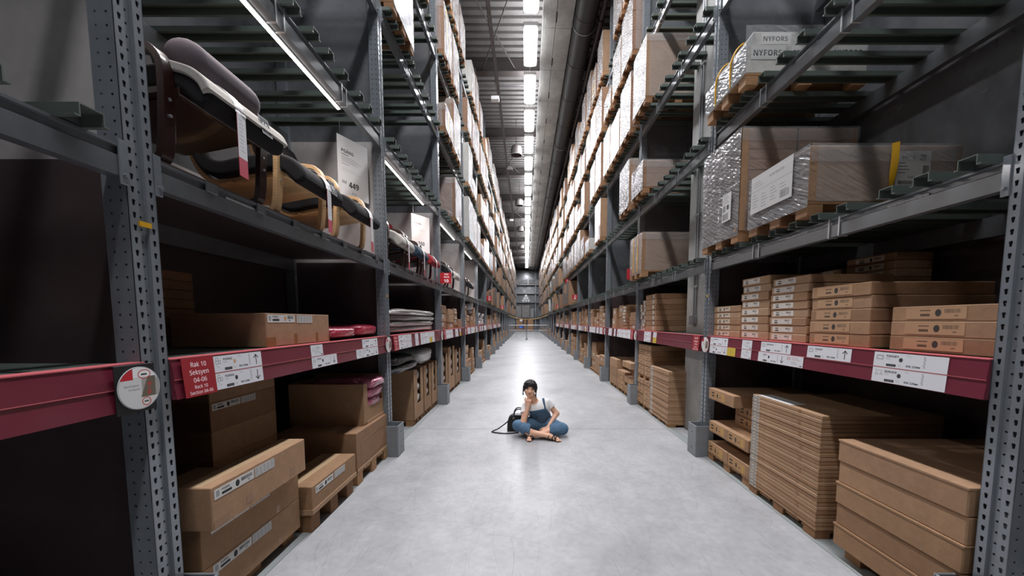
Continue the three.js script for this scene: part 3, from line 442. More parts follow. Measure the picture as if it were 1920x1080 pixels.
function roundSign(s, d, parent, k) {
  const t = thing('round_sign', 'round sign with red corner on the price rail, ' + (k < 0 ? 'large one at the picture edge' : BAY(s, k)), 'sign', [faceX(s) - s * 0.034, 1.285, -d], 'round signs on the price rails');
  const g = new THREE.CircleGeometry(0.083, 36); const [u0, v0, u1, v1] = PR.round, uv = g.attributes.uv; for (let i = 0; i < uv.count; i++) uv.setXY(i, u0 + (u1 - u0) * uv.getX(i), v0 + (v1 - v0) * uv.getY(i));
  const f = obj('sign_face', g, M.print, t); f.rotation.y = aisleward(s); f.position.x = -s * 0.0035;
  obj('sign_plate', bar([0, 0, 0], [-s * 0.003, 0, 0], 0.085, 36), M.paper, t);
}
const L0 = [['section', 1.735, 1.915, 2], ['chairUp', 1.92, 2.272, 0], ['chairDown', 1.92, 2.272, 1], ['info', 2.80, 2.965, 0], ['chairDown', 2.80, 3.17, 1], ['info', 3.54, 3.68, 1], ['genUp', 3.685, 4.06, 0], ['chairDown', 3.685, 4.06, 1]];
const R0 = [['genUp', 4.28, 3.91, 0], ['genDown', 4.28, 3.91, 1], ['yellow', 3.905, 3.755, 1], ['info', 3.65, 3.49, 0], ['info', 3.65, 3.49, 1], ['genUp', 3.355, 2.975, 0], ['genDown', 3.38, 3.02, 1], ['ring', 3.02, 2.83, 1], ['tableUp', 2.80, 2.42, 0], ['tableDot', 2.26, 1.86, 0], ['desk', 2.26, 1.86, 1]];
for (const s of [-1, 1]) for (let k = -1; k < (s < 0 ? RAIL_L : RAIL_R); k++) {
  const z = Z0 + PITCH * k + POST; let cards = [];
  if (k === 0) cards = s < 0 ? L0 : R0;
  else if (k > 0) {
    cards.push(s < 0 ? ['section', z + 0.03, z + 0.21, 2] : ['section', z + 0.21, z + 0.03, 2]);
    let d = z + (s < 0 ? 0.24 : k === 1 ? 1.55 : 0.26); const end = z + W - 0.25;
    while (d < end - 0.4) { const w = rnd() < 0.55 ? 0.36 : 0.16, a = s < 0 ? d : d + w, b = s < 0 ? d + w : d; const n0 = w > 0.3 ? pick(['genUp', 'chairUp', 'tableUp']) : 'info', n1 = w > 0.3 ? pick(['genDown', 'chairDown', 'desk']) : pick(['info', 'yellow', 'info']); cards.push([n0, a, b, 0], [n1, a, b, 1]); d += w + (rnd() < 0.5 ? 0.01 : rr(0.1, 0.34)); }
  }
  if (k === -1 && s > 0) continue;
  const t = rail(s, k, cards);
  if (k >= 0) roundSign(s, z + W - 0.03 + (s > 0 ? 0.02 : 0), t, k);
  else { obj('end_plate', new MB().box(0.03, 0.033, -0.19, 0.0, -W - 0.02, -W + 0.14, 0.001), M.black, t); roundSign(s, 1.53, t, k); }
}
// hanging rack-number plates
for (const [s, k, y] of [[-1, 2, 2.33], [1, 2, 2.4], [-1, 5, 2.45], [1, 5, 2.5], [-1, 8, 2.4], [1, 8, 2.45], [1, 6, 3.4]]) {
  const t = thing('rack_sign', 'small red number plate jutting from the ' + NTH[k] + ' upright of ' + RK(s) + (y > 3 ? ', higher' : ''), 'sign', [faceX(s) - s * 0.11, y, -(Z0 + PITCH * k) + 0.01], 'red rack number plates');
  card('sign_face', s < 0 ? PR.rack10 : PR.rack08, 0.2, 0.19, 0, 0, 0, 0, t, 0.003);
  obj('sign_bracket', new MB().box(-0.1, 0.1, -0.095, 0.095, -0.012, -0.001, 0.002), M.red, t);
}
// ---------------------------------------------------------------- light strips under the display shelves
for (const [k, a, b] of [[0, 1.85, 3.58], [1, 4.66, 6.4], [2, 7.4, 9.1], [3, 10.1, 11.9]]) {
  const t = thing('light_strip', 'thin glowing light strip under the shelf edge above the ' + ['large armchair with the pillow', 'red and blue chairs', 'number plate of the third bay', 'fourth bay display'][k], 'light strip', [XL - 0.075, LV[3] - 0.15, -(a + b) / 2], 'light strips under the display shelf');
  obj('strip_channel', new MB().box(-0.018, 0.018, 0.0, 0.02, -(b - a) / 2 - 0.02, (b - a) / 2 + 0.02, 0.003), M.housing, t);
  obj('glow_tube', new MB().box(-0.012, 0.012, -0.012, 0.0, -(b - a) / 2, (b - a) / 2, 0.004), M.strip, t);
  const L = new THREE.RectAreaLight(0xfff4f0, STRIP, 0.024, b - a); L.position.set(XL - 0.075, LV[3] - 0.164, -(a + b) / 2); L.rotation.x = -Math.PI / 2; scene.add(L);
}

// ---------------------------------------------------------------- goods
const q3 = (v) => Math.round(v * 1000) / 1000;
const boxGeo = (w, h, d, e) => cached(['bx', q3(w), q3(h), q3(d), e].join(), () => new MB().box(-w / 2, w / 2, 0, h, -d / 2, d / 2, e));
const meshOf = (k) => { const g = cache.get(k); return g; };
function bxg(w, h, d, e = 0.004) { const k = ['bxg', q3(w), q3(h), q3(d), e].join(); return cached(k, () => new MB().box(-w / 2, w / 2, 0, h, -d / 2, d / 2, e).get()); }
// a carton: x = plane of the face towards the aisle, d0..d1 = distance along the aisle, y0..y1 = height
function carton(s, x, d0, d1, y0, y1, depth, mat, label, o = {}) {
  const w = depth, h = y1 - y0, l = d1 - d0;
  const t = thing(o.name || 'carton', label, 'box', [x + s * w / 2, y0, -(d0 + d1) / 2], o.group);
  obj('box_body', bxg(w, h, l, o.e ?? 0.004), mat, t); const fx = -s * w / 2;
  for (const [r, lw, lh, dc, yc] of o.prints || []) card('box_label', r, lw, lh, fx - s * 0.0002, yc, -(dc - (d0 + d1) / 2), aisleward(s), t);
  for (const [tw, th, dc, yc] of o.tapes || []) obj('tape', bxg(0.001, th, tw, 0), M.tape, t).position.set(fx - s * 0.0007, yc - th / 2, -(dc - (d0 + d1) / 2));
  if (o.lid) obj('lid', cached(['lid', q3(w), q3(l), o.lid].join(), () => new MB().box(-w / 2 - 0.003, w / 2 + 0.003, 0, o.lid, -l / 2 - 0.003, l / 2 + 0.003, 0.002).get()), mat, t).position.y = h - o.lid + 0.002;
  if (o.seam) obj('tape', bxg(0.05, 0.001, l * 0.98, 0), M.clearTape, t).position.y = h;
  if (o.flap) { const f = new MB(), zf = l / 2; f.quad([s < 0 ? -w / 2 + 0.02 : -w / 2 + 0.01, 0.004, zf + 0.003], [s < 0 ? w / 2 - 0.01 : w / 2 - 0.3, 0.004, zf + 0.003], [w / 2 - 0.32, h - 0.006, zf + 0.003], [-w / 2 + 0.01, h - 0.006, zf + 0.003]); obj('flap', cached(['flap', s, q3(w), q3(h), q3(l)].join(), () => new MB().box(-w / 2 + 0.012, -w / 2 + 0.17, 0.006, h - 0.006, zf, zf + 0.003, 0.0012).get()), mat, t); }
  return t;
}
// wooden pallet: s side, x = aisle face, d range, y0..y0+h
function palletParts(s, w, l, h, mat, t) {
  const bt = Math.min(0.02, h * 0.28), hb = h - bt;
  for (let i = 0; i < 5; i++) obj('deck_board', bxg(w, bt, l * 0.17, 0.002), mat, t).position.set(0, hb, -l / 2 + l * 0.085 + i * l * 0.2075);
  for (const i of [-1, 0, 1]) for (const j of [-1, 0, 1]) obj('block', bxg(0.11, hb, 0.12, 0.003), mat, t).position.set(i * (w / 2 - 0.055), 0, j * (l / 2 - 0.06));
}
function pallet(s, x, d0, d1, h, depth, label, y0 = 0, group) {
  const t = thing('wooden_pallet', label, 'pallet', [x + s * depth / 2, y0, -(d0 + d1) / 2], group);
  palletParts(s, depth, d1 - d0, h, M.wood[(used.wooden_pallet || 0) % 3], t); return t;
}
function puff(w, h, d, rough = 0.05, sd = 1, n = 20) {                 // a soft pack, base at y = 0
  return cached(['puff', q3(w), q3(h), q3(d), rough, sd].join(), () => {
    const g = new THREE.SphereGeometry(1, n + 8, n), p = g.attributes.position, f = fbm(64, 5, 3, sd * 131), uv = g.attributes.uv;
    for (let i = 0; i < p.count; i++) { let x = p.getX(i), y = p.getY(i), z = p.getZ(i); const e = (v, k) => Math.sign(v) * Math.pow(Math.abs(v), k); x = e(x, 0.42); z = e(z, 0.42); y = e(y, 0.62);
      const b = 1 + rough * 2 * (f(32 + 28 * x + 9 * y, 32 + 28 * z + 13 * y) - 0.5); p.setXYZ(i, x * w / 2 * b, h / 2 + y * h / 2 * (1 + rough * 3 * (f(32 + 25 * z, 32 + 25 * x) - 0.5)), z * d / 2 * b); uv.setXY(i, x * w / 2 + y * 0.1, z * d / 2 + y * h); }
    g.computeVertexNormals(); return g;
  });
}
// sheet of stretch film over a face of w x h (in x, y; facing +z), gently wavy
function filmGeo(w, h, sd, amp = 0.012) {
  return cached(['film', q3(w), q3(h), sd].join(), () => {
    const g = new THREE.PlaneGeometry(w, h, 14, 14), p = g.attributes.position, f = fbm(64, 6, 3, sd * 17 + 3), uv = g.attributes.uv;
    for (let i = 0; i < p.count; i++) { const x = p.getX(i), y = p.getY(i); p.setZ(i, amp * f(32 + x * 40, 32 + y * 40)); uv.setXY(i, x + sd * 0.13, y + sd * 0.31); }
    g.computeVertexNormals(); return g;
  });
}
let loadN = 0;
function wrappedLoad(s, d0, d1, y0, y1, label, o = {}) {
  const x = o.x ?? (s < 0 ? -1.46 : 1.9), depth = o.depth ?? 1.05, ph = 0.1, i = loadN++;
  const t = thing('wrapped_load', label, 'pallet load', [x + s * depth / 2, y0, -(d0 + d1) / 2], o.group ?? 'film wrapped pallet loads in ' + RK(s));
  const l = d1 - d0, h = y1 - y0 - ph, mat = o.mat ?? M.cardFilm[i % 3];
  if (o.fine) { palletParts(s, depth, l, ph, M.wood[i % 3], t); } else obj('pallet', cached(['lp', q3(l), q3(depth)].join(), () => { const m = new MB(); m.box(-depth / 2, depth / 2, 0.075, 0.1, -l / 2, l / 2); for (const j of [-1, 0, 1]) m.box(-depth / 2, depth / 2, 0, 0.075, j * (l / 2 - 0.06) - 0.06, j * (l / 2 - 0.06) + 0.06); return m.get(); }), M.wood[i % 3], t);
  const n = o.layers ?? 1;
  for (let j = 0; j < n; j++) obj('carton', bxg(depth, h / n - 0.001, l - (n > 1 ? 0.006 * (j % 2) : 0), 0.005), mat, t).position.y = ph + j * h / n;
  const f = obj('stretch_film', filmGeo(l + 0.02, h + 0.05, i % 6), o.film ?? (d0 > 4.6 ? M.filmFar : M.film), t); f.rotation.y = aisleward(s); f.position.set(-s * (depth / 2 + 0.002), ph + h / 2 - 0.015, 0);
  if (o.fine) {
    const e = obj('stretch_film', filmGeo(depth * 0.9, h, i % 6 + 1, 0.006), M.filmThin, t); e.position.set(s * 0.0, ph + h / 2, l / 2 + 0.002);
    const tp = obj('stretch_film', filmGeo(depth, 0.12, 2, 0.01), M.filmThin, t); tp.position.set(0, ph + h - 0.05, l / 2 + 0.006);
  }
  return t;
}
// ---- rack 10 (left), first bay
{
  const s = -1, H = 0.22, y = (i) => 0.075 + H * i;
  pallet(s, -1.66, 1.87, 2.67, 0.075, 0.85, 'low wooden pallet under the three long cartons beside the nearest upright');
  const pr = (d, yy, lab = PR.boxLabel) => [[lab, 0.28, 0.05, d, yy], [PR.boxInfo, 0.17, 0.055, d + 0.235, yy]];
  for (let r = 0; r < 4; r++) for (let i = 0; i < 2; i++)
    carton(s, -1.62 - 0.18 * r, 1.86, 2.69, y(i), y(i + 1), 0.175, M.card[(r + i) % 5], r ? `long brown carton in the shadowed ${['', 'second', 'third', 'fourth'][r]} row behind, ${i ? 'upper' : 'lower'} one` : `long brown carton ${i ? 'in the middle' : 'at the bottom'} of the stack beside the nearest upright`, { prints: r ? [] : pr(2.06, 0.185), tapes: r ? [] : [[0.03, 0.05, 2.45, 0.03]], group: 'long cartons beside the nearest upright' });
  carton(s, -1.54, 1.84, 2.65, y(2), y(3), 0.16, M.card[2], 'long brown carton on top of the stack, jutting out into the aisle', { prints: pr(2.0, 0.175), tapes: [[0.05, 0.045, 2.1, 0.05], [0.1, 0.04, 1.9, 0.025], [0.05, 0.045, 2.5, 0.05]], seam: 1, group: 'long cartons beside the nearest upright' });
  for (let i = 0; i < 5; i++) carton(s, -2.3, 2.79, 3.53, y(i), y(i + 1), 0.3, M.card[i % 5], `dark brown carton deep in the shadow behind the low carton, ${ORD[i]} of its stack`, { prints: i > 2 ? pr(2.95, 0.18) : [], group: 'cartons deep under the red price rail' });
  for (let i = 0; i < 4; i++) carton(s, -2.45, 1.95, 2.5, y(i), y(i + 1), 0.2, M.card[(i + 2) % 5], `dim carton at the back behind the nearest upright, ${ORD[i]} of its stack`, { group: 'cartons deep under the red price rail' });
  pallet(s, -1.57, 2.74, 3.43, 0.14, 0.55, 'wooden pallet under the single low carton with edge strips');
  const b = carton(s, -1.545, 2.72, 3.44, 0.14, 0.355, 0.3, M.card[1], 'single low brown carton with pale edge strip, standing before the tall bin', { prints: [[PR.boxLabel, 0.26, 0.05, 2.9, 0.17], [PR.boxInfo, 0.18, 0.055, 3.14, 0.17]], seam: 1 });
  obj('edge_strip', new MB().box(0.15, 0.156, -0.005, 0.035, -0.36, 0.36, 0.002).box(0.0, 0.156, -0.005, 0.035, 0.36, 0.366, 0.002), M.kraft[2], b).position.y = 0.012;
  pallet(s, -1.58, 3.55, 4.36, 0.12, 0.8, 'wooden pallet under the tall two-part bin next to the second upright');
  const c = carton(s, -1.585, 3.56, 4.36, 0.12, 0.5, 0.75, M.card[3], 'closed lower half of the tall bin, with a cut handle panel', {});
  obj('edge_strip', new MB().box(0.375, 0.381, 0, 0.03, -0.4, 0.4, 0.002), M.kraft[2], c);
  const hp = new THREE.Shape(); hp.moveTo(-0.3, 0.06); hp.lineTo(0.28, 0.06); hp.quadraticCurveTo(0.31, 0.06, 0.31, 0.1); hp.lineTo(0.31, 0.24); hp.quadraticCurveTo(0.31, 0.27, 0.28, 0.27); hp.lineTo(-0.3, 0.27); hp.lineTo(-0.3, 0.06);
  const hi = new THREE.Path(); hi.moveTo(-0.294, 0.066); hi.lineTo(0.276, 0.066); hi.quadraticCurveTo(0.304, 0.066, 0.304, 0.1); hi.lineTo(0.304, 0.236); hi.quadraticCurveTo(0.304, 0.264, 0.276, 0.264); hi.lineTo(-0.294, 0.264); hp.holes.push(hi);
  obj('handle_cut', new THREE.ExtrudeGeometry(hp, { depth: 0.001, bevelEnabled: false }).rotateY(Math.PI / 2).translate(0.3755, 0, 0), M.tape, c);
  // open bin with a low front
  const t = thing('carton_bin', 'open brown carton bin with a low front, filled with pink cushion packs', 'box', [-1.62, 0.5, -4.1]);
  obj('bin_walls', new MB().box(-0.75, 0, 0, 0.42, 0.252, 0.26, 0.002).box(-0.75, 0, 0, 0.46, -0.26, -0.252, 0.002).box(-0.75, -0.742, 0, 0.42, -0.252, 0.252).box(-0.75, 0, 0, 0.01, -0.252, 0.252).box(-0.008, 0, 0, 0.19, -0.252, 0.252, 0.002).box(-0.008, 0, 0.19, 0.42, 0.165, 0.252, 0.002), M.card[0], t);
  obj('edge_strip', new MB().box(0, 0.006, 0.0, 0.035, -0.26, 0.2, 0.002), M.kraft[2], t);
  const pm = phy({ color: C('#b65d78'), roughness: 0.35, clearcoat: 0.9, clearcoatRoughness: 0.15, bumpMap: texCrumple, bumpScale: 0.03 });
  for (let i = 0; i < 4; i++) { const p = obj('cushion_pack', puff(0.62, 0.12, 0.42, 0.1, 3 + i), pm); p.position.set(-1.94 + 0.02 * i, 0.54 + i * 0.1, -4.12 - 0.01 * i); tag(p, `pink cushion in clear plastic inside the open bin, ${ORD[i]} of the pile`, 'cushion', 'pink cushions in the open bin'); }
  // on the price rail shelf
  carton(s, -1.625, 2.44, 3.22, 1.386, 1.6, 0.6, M.card[4], 'large flat carton with tan label, alone on the nearest price rail shelf', { prints: [[PR.boxLabelTan, 0.29, 0.05, 2.6, 0.18], [PR.boxInfo, 0.2, 0.055, 2.87, 0.178]], tapes: [[0.035, 0.075, 2.75, 0.04], [0.03, 0.075, 3.03, 0.04], [0.02, 0.05, 3.21, 0.025], [0.09, 0.06, 2.485, 0.03]] });
  for (let i = 0; i < 8; i++) carton(s, -2.32 - rr(0, 0.01), 2.3, 2.75, 1.386 + i * 0.062, 1.446 + i * 0.062, 0.3, M.card[3], `small carton in the dim pile behind the nearest upright, ${ORD[i]} from the price rail shelf`, { name: 'flat_carton', group: 'dim pile behind the nearest upright' });
  [[3.26, 3.82, 0.12, 5], [3.78, 4.38, 0.13, 9]].forEach(([a, e, h, sd], i) => { const p = obj('cushion_pack', puff(0.75, h, e - a, 0.06, sd, 26), M.packRed); p.position.set(-2.0, 1.386 + i * 0.004, -(a + e) / 2); tag(p, i ? 'crimson cushion in clear plastic next to the second upright' : 'crimson cushion in clear plastic beside the large flat carton', 'cushion'); });
}
// ---- rack 08 (right), first bay
{
  const s = 1;
  pallet(s, 2.09, 1.74, 2.44, 0.09, 0.88, 'wooden pallet under the five deep plain cartons');
  for (let i = 0; i < 5; i++) carton(s, 2.03 + (i % 2) * 0.006, 1.725, 2.47 - (i % 2) * 0.006, 0.092 + i * 0.139, 0.23 + i * 0.139, 0.95, M.card[(i * 2 + 1) % 5], `deep plain brown carton nearest the viewer, ${i === 4 ? 'topmost' : ORD[i]} of five`, { e: 0.006, lid: i % 2 ? 0 : 0.012, group: 'five deep plain cartons' });
  pallet(s, 2.05, 2.65, 3.47, 0.066, 0.8, 'wooden pallet under the tall stack of flat cartons');
  for (let i = 0; i < 28; i++) { const j = rr(-0.0015, 0.002), k = rr(-0.002, 0.002); carton(s, 2.045 + j, 2.645 + k, 3.468 + k, 0.068 + i * 0.0296, 0.0962 + i * 0.0296, 0.85, M.kraft[i % 3], `thin flat carton with pale end label, ${i === 27 ? 'topmost' : ORD[i]} of the tall stack`, { name: 'flat_carton', e: 0.004, prints: [[PR.edgeLabel, 0.105, 0.023, 3.408, 0.0145]], tapes: i % 3 ? [] : [[0.03, 0.024, 2.85 + rr(-0.02, 0.02), 0.014]], group: 'thin flat cartons in the tall stack' }); }
  const top = obj('paper_sheet', bxg(0.13, 0.001, 0.42, 0), M.paper); top.position.set(2.125, 0.8975, -3.2); tag(top, 'white paper sheet lying on the tall stack of flat cartons', 'paper');
  pallet(s, 2.07, 3.5, 4.32, 0.085, 0.9, 'wooden pallet under the staggered long cartons');
  const lp = (d) => [[PR.longPrint, 0.3, 0.085, d, 0.06]];
  const G = { group: 'staggered long cartons' };
  carton(s, 2.06, 3.5, 3.875, 0.085, 0.21, 0.85, M.card[4], 'long carton lowest in the staggered pile, nearer half', { ...G, prints: lp(3.7) });
  carton(s, 2.06, 3.885, 4.3, 0.085, 0.21, 0.85, M.card[2], 'long carton lowest in the staggered pile, next to the upright', { ...G, prints: lp(4.12) });
  carton(s, 2.35, 3.52, 4.25, 0.21, 0.335, 0.55, M.card[1], 'recessed dark carton between the lowest and middle long cartons', G);
  carton(s, 2.045, 3.5, 3.88, 0.335, 0.452, 0.85, M.card[0], 'long carton in the middle of the staggered pile, nearer half', { ...G, prints: lp(3.7) });
  carton(s, 2.045, 3.88, 4.26, 0.335, 0.452, 0.85, M.card[4], 'long carton in the middle of the staggered pile, next to the upright', { ...G, prints: lp(4.08) });
  carton(s, 2.24, 3.62, 4.1, 0.452, 0.565, 0.6, M.kraft[0], 'recessed carton on the middle long cartons, lower one', { ...G, prints: lp(3.86) });
  carton(s, 2.24, 3.62, 4.1, 0.565, 0.69, 0.6, M.kraft[1], 'recessed carton under the topmost long carton', { ...G, prints: lp(3.86) });
  carton(s, 2.05, 3.79, 4.31, 0.69, 0.81, 0.9, M.card[2], 'topmost long carton of the staggered pile, overhanging the rest', { ...G, prints: lp(4.1) });
  // stacks on the price rail shelf
  const stk = [[2.1, 3.83, 4.365, 5, 0.0642, PR.flatLabelDot, 0.26, 0.042, 0.13, 'next to the upright'], [2.1, 3.385, 3.81, 8, 0.0705, PR.flatLabel, 0.26, 0.044, -0.04, 'in the second stack from the upright'], [2.1, 2.92, 3.355, 8, 0.0642, PR.flatLabel, 0.25, 0.042, -0.05, 'in the third stack from the upright']];
  for (const [x, a, b, n, h, lab, lw, lh, off, wh] of stk) for (let i = 0; i < n; i++) { const j = rr(-0.008, 0.008), k = rr(-0.008, 0.008); carton(s, x + j, a + k, b + k, 1.386 + i * h, 1.386 + (i + 1) * h - 0.002, 0.62, M.kraft[(i + n) % 3], `flat carton with pale label, ${i === n - 1 ? 'topmost' : ORD[i]} ${wh}`, { name: 'flat_carton', prints: [[lab, lw, lh, (a + b) / 2 + 0.06 + k, h * 0.5]], flap: 1, group: 'flat cartons on the nearest price rail of rack eight' }); }
  for (let i = 0; i < 5; i++) { const j = rr(-0.006, 0.006) - 0.003 * i; carton(s, 2.08 - j, 2.36 + 0.004 * i, 2.865, 1.386 + i * 0.081, 1.465 + i * 0.081, 0.75, M.card[(i + 1) % 5], `wide carton with printed dot on the price rail, ${i === 4 ? 'topmost' : ORD[i]} of five`, { name: 'flat_carton', flap: 1, prints: [[PR.kraftPrint, 0.3, 0.06, 2.66, 0.042]], group: 'wide printed cartons on the price rail' }); }
  for (let i = 0; i < 3; i++) carton(s, 2.12 + rr(-0.005, 0.005), 1.75, 2.265, 1.386 + i * 0.0815, 1.466 + i * 0.0815, 0.75, M.card[(i + 3) % 5], `wide carton nearest the viewer on the price rail of rack eight, ${ORD[i]} of three`, { name: 'flat_carton', prints: [[PR.kraftPrint, 0.3, 0.06, 2.03, 0.042]], group: 'three wide cartons nearest the viewer' });
  for (const [a, b, n, st] of [[2.95, 3.4, 11, 'nearer'], [3.45, 3.9, 10, 'farther']]) for (let i = 0; i < n; i++) carton(s, 2.76, a, b, 1.386 + i * 0.062, 1.446 + i * 0.062, 0.28, M.kraft[i % 3], `flat carton deep in the dark, ${ORD[i]} of the ${st} pile behind`, { name: 'flat_carton', prints: [[PR.flatLabelDot, 0.26, 0.04, (a + b) / 2, 0.03]], group: 'flat cartons deep in the dark' });
  // wrapped loads on the pallet levels
  const w1 = wrappedLoad(s, 3.65, 4.37, 2.276, 3.28, 'tall film wrapped stack of brown cartons next to the second upright', { x: 1.945, fine: 1, layers: 10, depth: 1.05 });
  obj('corner_post', new MB().box(-0.53, -0.46, 0.1, 1.0, 0.358, 0.366, 0.002).box(-0.53, -0.522, 0.1, 1.0, 0.28, 0.366, 0.002), M.kraft[0], w1);
  card('ship_label', PR.shipSheet, 0.16, 0.26, -0.542, 0.36, 0.17, aisleward(s), w1);
  obj('strap', new MB().box(-0.03, -0.02, 0.1, 1.003, 0.362, 0.366), M.black, w1);
  const w2 = wrappedLoad(s, 2.77, 3.48, 2.276, 2.75, 'low film wrapped load with yellow strap and shipping label', { x: 1.95, fine: 1, mat: M.cardFilm[2], depth: 1.05 });
  card('ship_label', PR.shipping, 0.24, 0.27, 0.18, 0.3, 0.362, 0.02, w2);
  obj('strap', cached('ystrap', () => { const g = new THREE.PlaneGeometry(0.04, 0.48, 2, 20), p = g.attributes.position; for (let i = 0; i < p.count; i++) { const y = p.getY(i), tw = Math.sin(y * 7) * 0.9; p.setXYZ(i, p.getX(i) * Math.cos(tw) + 0.012 * Math.sin(y * 9), y, p.getX(i) * Math.sin(tw)); } g.computeVertexNormals(); return g; }), std({ color: C('#d9a312'), roughness: 0.4, side: THREE.DoubleSide }), w2).position.set(0.02, 0.24, 0.385);
  card('paper_sleeve', PR.sleeve, 0.52, 0.3, -0.542, 0.33, -0.05, aisleward(s), w2);
  // white boxes lettered on the side
  const ny = thing('wrapped_load', 'low load of white lettered boxes under clear film with orange straps', 'pallet load', [2.445, LV[3] + 0.046, -3.94], 'film wrapped pallet loads in rack eight');
  palletParts(s, 1.05, 0.72, 0.1, M.wood[2], ny);
  obj('carton', bxg(1.05, 0.1, 0.72, 0.004), M.whitebox, ny).position.set(0, 0.1, 0);
  for (let i = 0; i < 3; i++) { const c = obj('carton', bxg(0.345, 0.14, 0.7, 0.004), M.whitebox, ny); c.position.set(-0.335 + i * 0.35, 0.2, 0.0); card('box_print', PR.nyfors, 0.3, 0.11, 0, 0.072, 0.352, 0, c); }
  for (let i = 0; i < 2; i++) { const c = obj('carton', bxg(0.4, 0.12, 0.62, 0.004), M.whitebox, ny); c.position.set(-0.26 + i * 0.42, 0.34, 0.02); card('box_print', PR.nyfors, 0.26, 0.09, 0, 0.06, 0.312, 0, c); }
  const fg = filmGeo(0.76, 0.36, 4, 0.015).clone(); { const p = fg.attributes.position; for (let i = 0; i < p.count; i++) { const k = p.getY(i) / 0.42 + 0.5; p.setZ(i, p.getZ(i) - 0.3 * Math.max(0, k - 0.62)); } fg.computeVertexNormals(); }
  const f = obj('stretch_film', fg, M.film, ny); f.rotation.y = aisleward(s); f.position.set(-0.535, 0.28, 0);
  const f2 = obj('stretch_film', filmGeo(0.8, 0.24, 3, 0.02), M.filmThin, ny); f2.position.set(-0.15, 0.36, 0.37);
  for (const z of [0.12, -0.16]) obj('strap', new MB().geo(tube([[-0.54, 0.1, z], [-0.55, 0.25, z + 0.01], [-0.545, 0.35, z + 0.03], [-0.46, 0.47, z + 0.04], [-0.2, 0.475, z + 0.04]], 0.008, 20, 6)), M.yellow, ny);
}
// ---- second bays
{
  const s = 1;
  pallet(s, 2.07, 5.56, 6.38, 0.05, 0.9, 'wooden pallet under the flat cartons in front of the pillar');
  for (let i = 0; i < 24; i++) { const j = rr(-0.005, 0.005); carton(s, 2.06 + j, 5.56, 6.38, 0.05 + i * 0.0322, 0.0815 + i * 0.0322, 0.85, M.kraft[i % 3], `thin flat carton beside the concrete pillar, ${i === 23 ? 'topmost' : ORD[i]} of the stack`, { name: 'flat_carton', e: 0.003, prints: [[PR.edgeLabel, 0.12, 0.025, 6.31, 0.016]], group: 'thin flat cartons beside the pillar' }); }
  pallet(s, 2.08, 6.4, 7.16, 0.08, 0.9, 'wooden pallet on the floor under the tall double stack of cartons');
  pallet(s, 2.08, 6.4, 7.16, 0.07, 0.9, 'wooden pallet between the two tiers of the tall double stack', 0.53);
  for (const [y, n] of [[0.08, 5], [0.6, 6]]) for (let i = 0; i < n; i++) for (const j of [0, 1]) carton(s, 2.075 + rr(-0.006, 0.006), 6.41 + j * 0.375, 6.78 + j * 0.375, y + i * 0.09, y + 0.088 + i * 0.09, 0.85, M.card[(i * 2 + j) % 5], `printed carton ${ORD[i]} in the ${y > 0.3 ? 'upper' : 'lower'} tier of the double stack, ${j ? 'farther' : 'nearer'} column`, { prints: [[PR.kraftPrint, 0.28, 0.06, 6.6 + j * 0.375, 0.045]], group: 'printed cartons of the tall double stack' });
  for (let i = 0; i < 7; i++) { const j = rr(-0.008, 0.008); carton(s, 2.1 + j, 6.32, 6.86, 1.386 + i * 0.087, 1.471 + i * 0.087, 0.75, M.card[(i + 2) % 5], `wide carton on the price rail beside the pillar, ${i === 6 ? 'topmost' : ORD[i]} of seven`, { flap: 1, prints: [[PR.smallLabel, 0.08, 0.045, 6.45, 0.045], [PR.kraftPrint, 0.2, 0.05, 6.7, 0.04]], group: 'wide cartons on the price rail beside the pillar' }); }
  for (let j = 0; j < 2; j++) for (let i = 0; i < 8 - j; i++) carton(s, 2.1 + rr(-0.012, 0.012), 6.88 + j * 0.15, 7.02 + j * 0.15, 1.386 + i * 0.066, 1.45 + i * 0.066, 0.6, M.kraft[(i + j) % 3], `narrow carton with white end label, ${ORD[i]} of the ${j ? 'farther' : 'nearer'} pile near the pillar`, { name: 'flat_carton', prints: [[PR.smallLabel, 0.1, 0.05, 6.95 + j * 0.15, 0.032]], group: 'narrow cartons with white end labels' });
  const bx = wrappedLoad(s, 6.43, 7.14, 2.276, 2.98, 'large plain brown carton strapped in yellow under film, above the price rail', { x: 1.885, fine: 1, mat: M.card[1], film: M.filmThin });
  for (const z of [0.12, -0.12]) obj('strap', new MB().box(-0.536, -0.53, 0.1, 0.7, z - 0.015, z + 0.015), M.yellow, bx);
  wrappedLoad(s, 6.45, 7.12, LV[3] + 0.046, 4.12, 'low brown load in film, just above the large strapped carton', { x: 1.88, fine: 1, layers: 2 });
  wrappedLoad(s, 6.42, 7.12, LV[4] + 0.046, 6.0, 'tall pale brown load in gleaming film, above the pillar bay price rail', { x: 1.88, fine: 1, mat: M.cardFilm[2] });
}
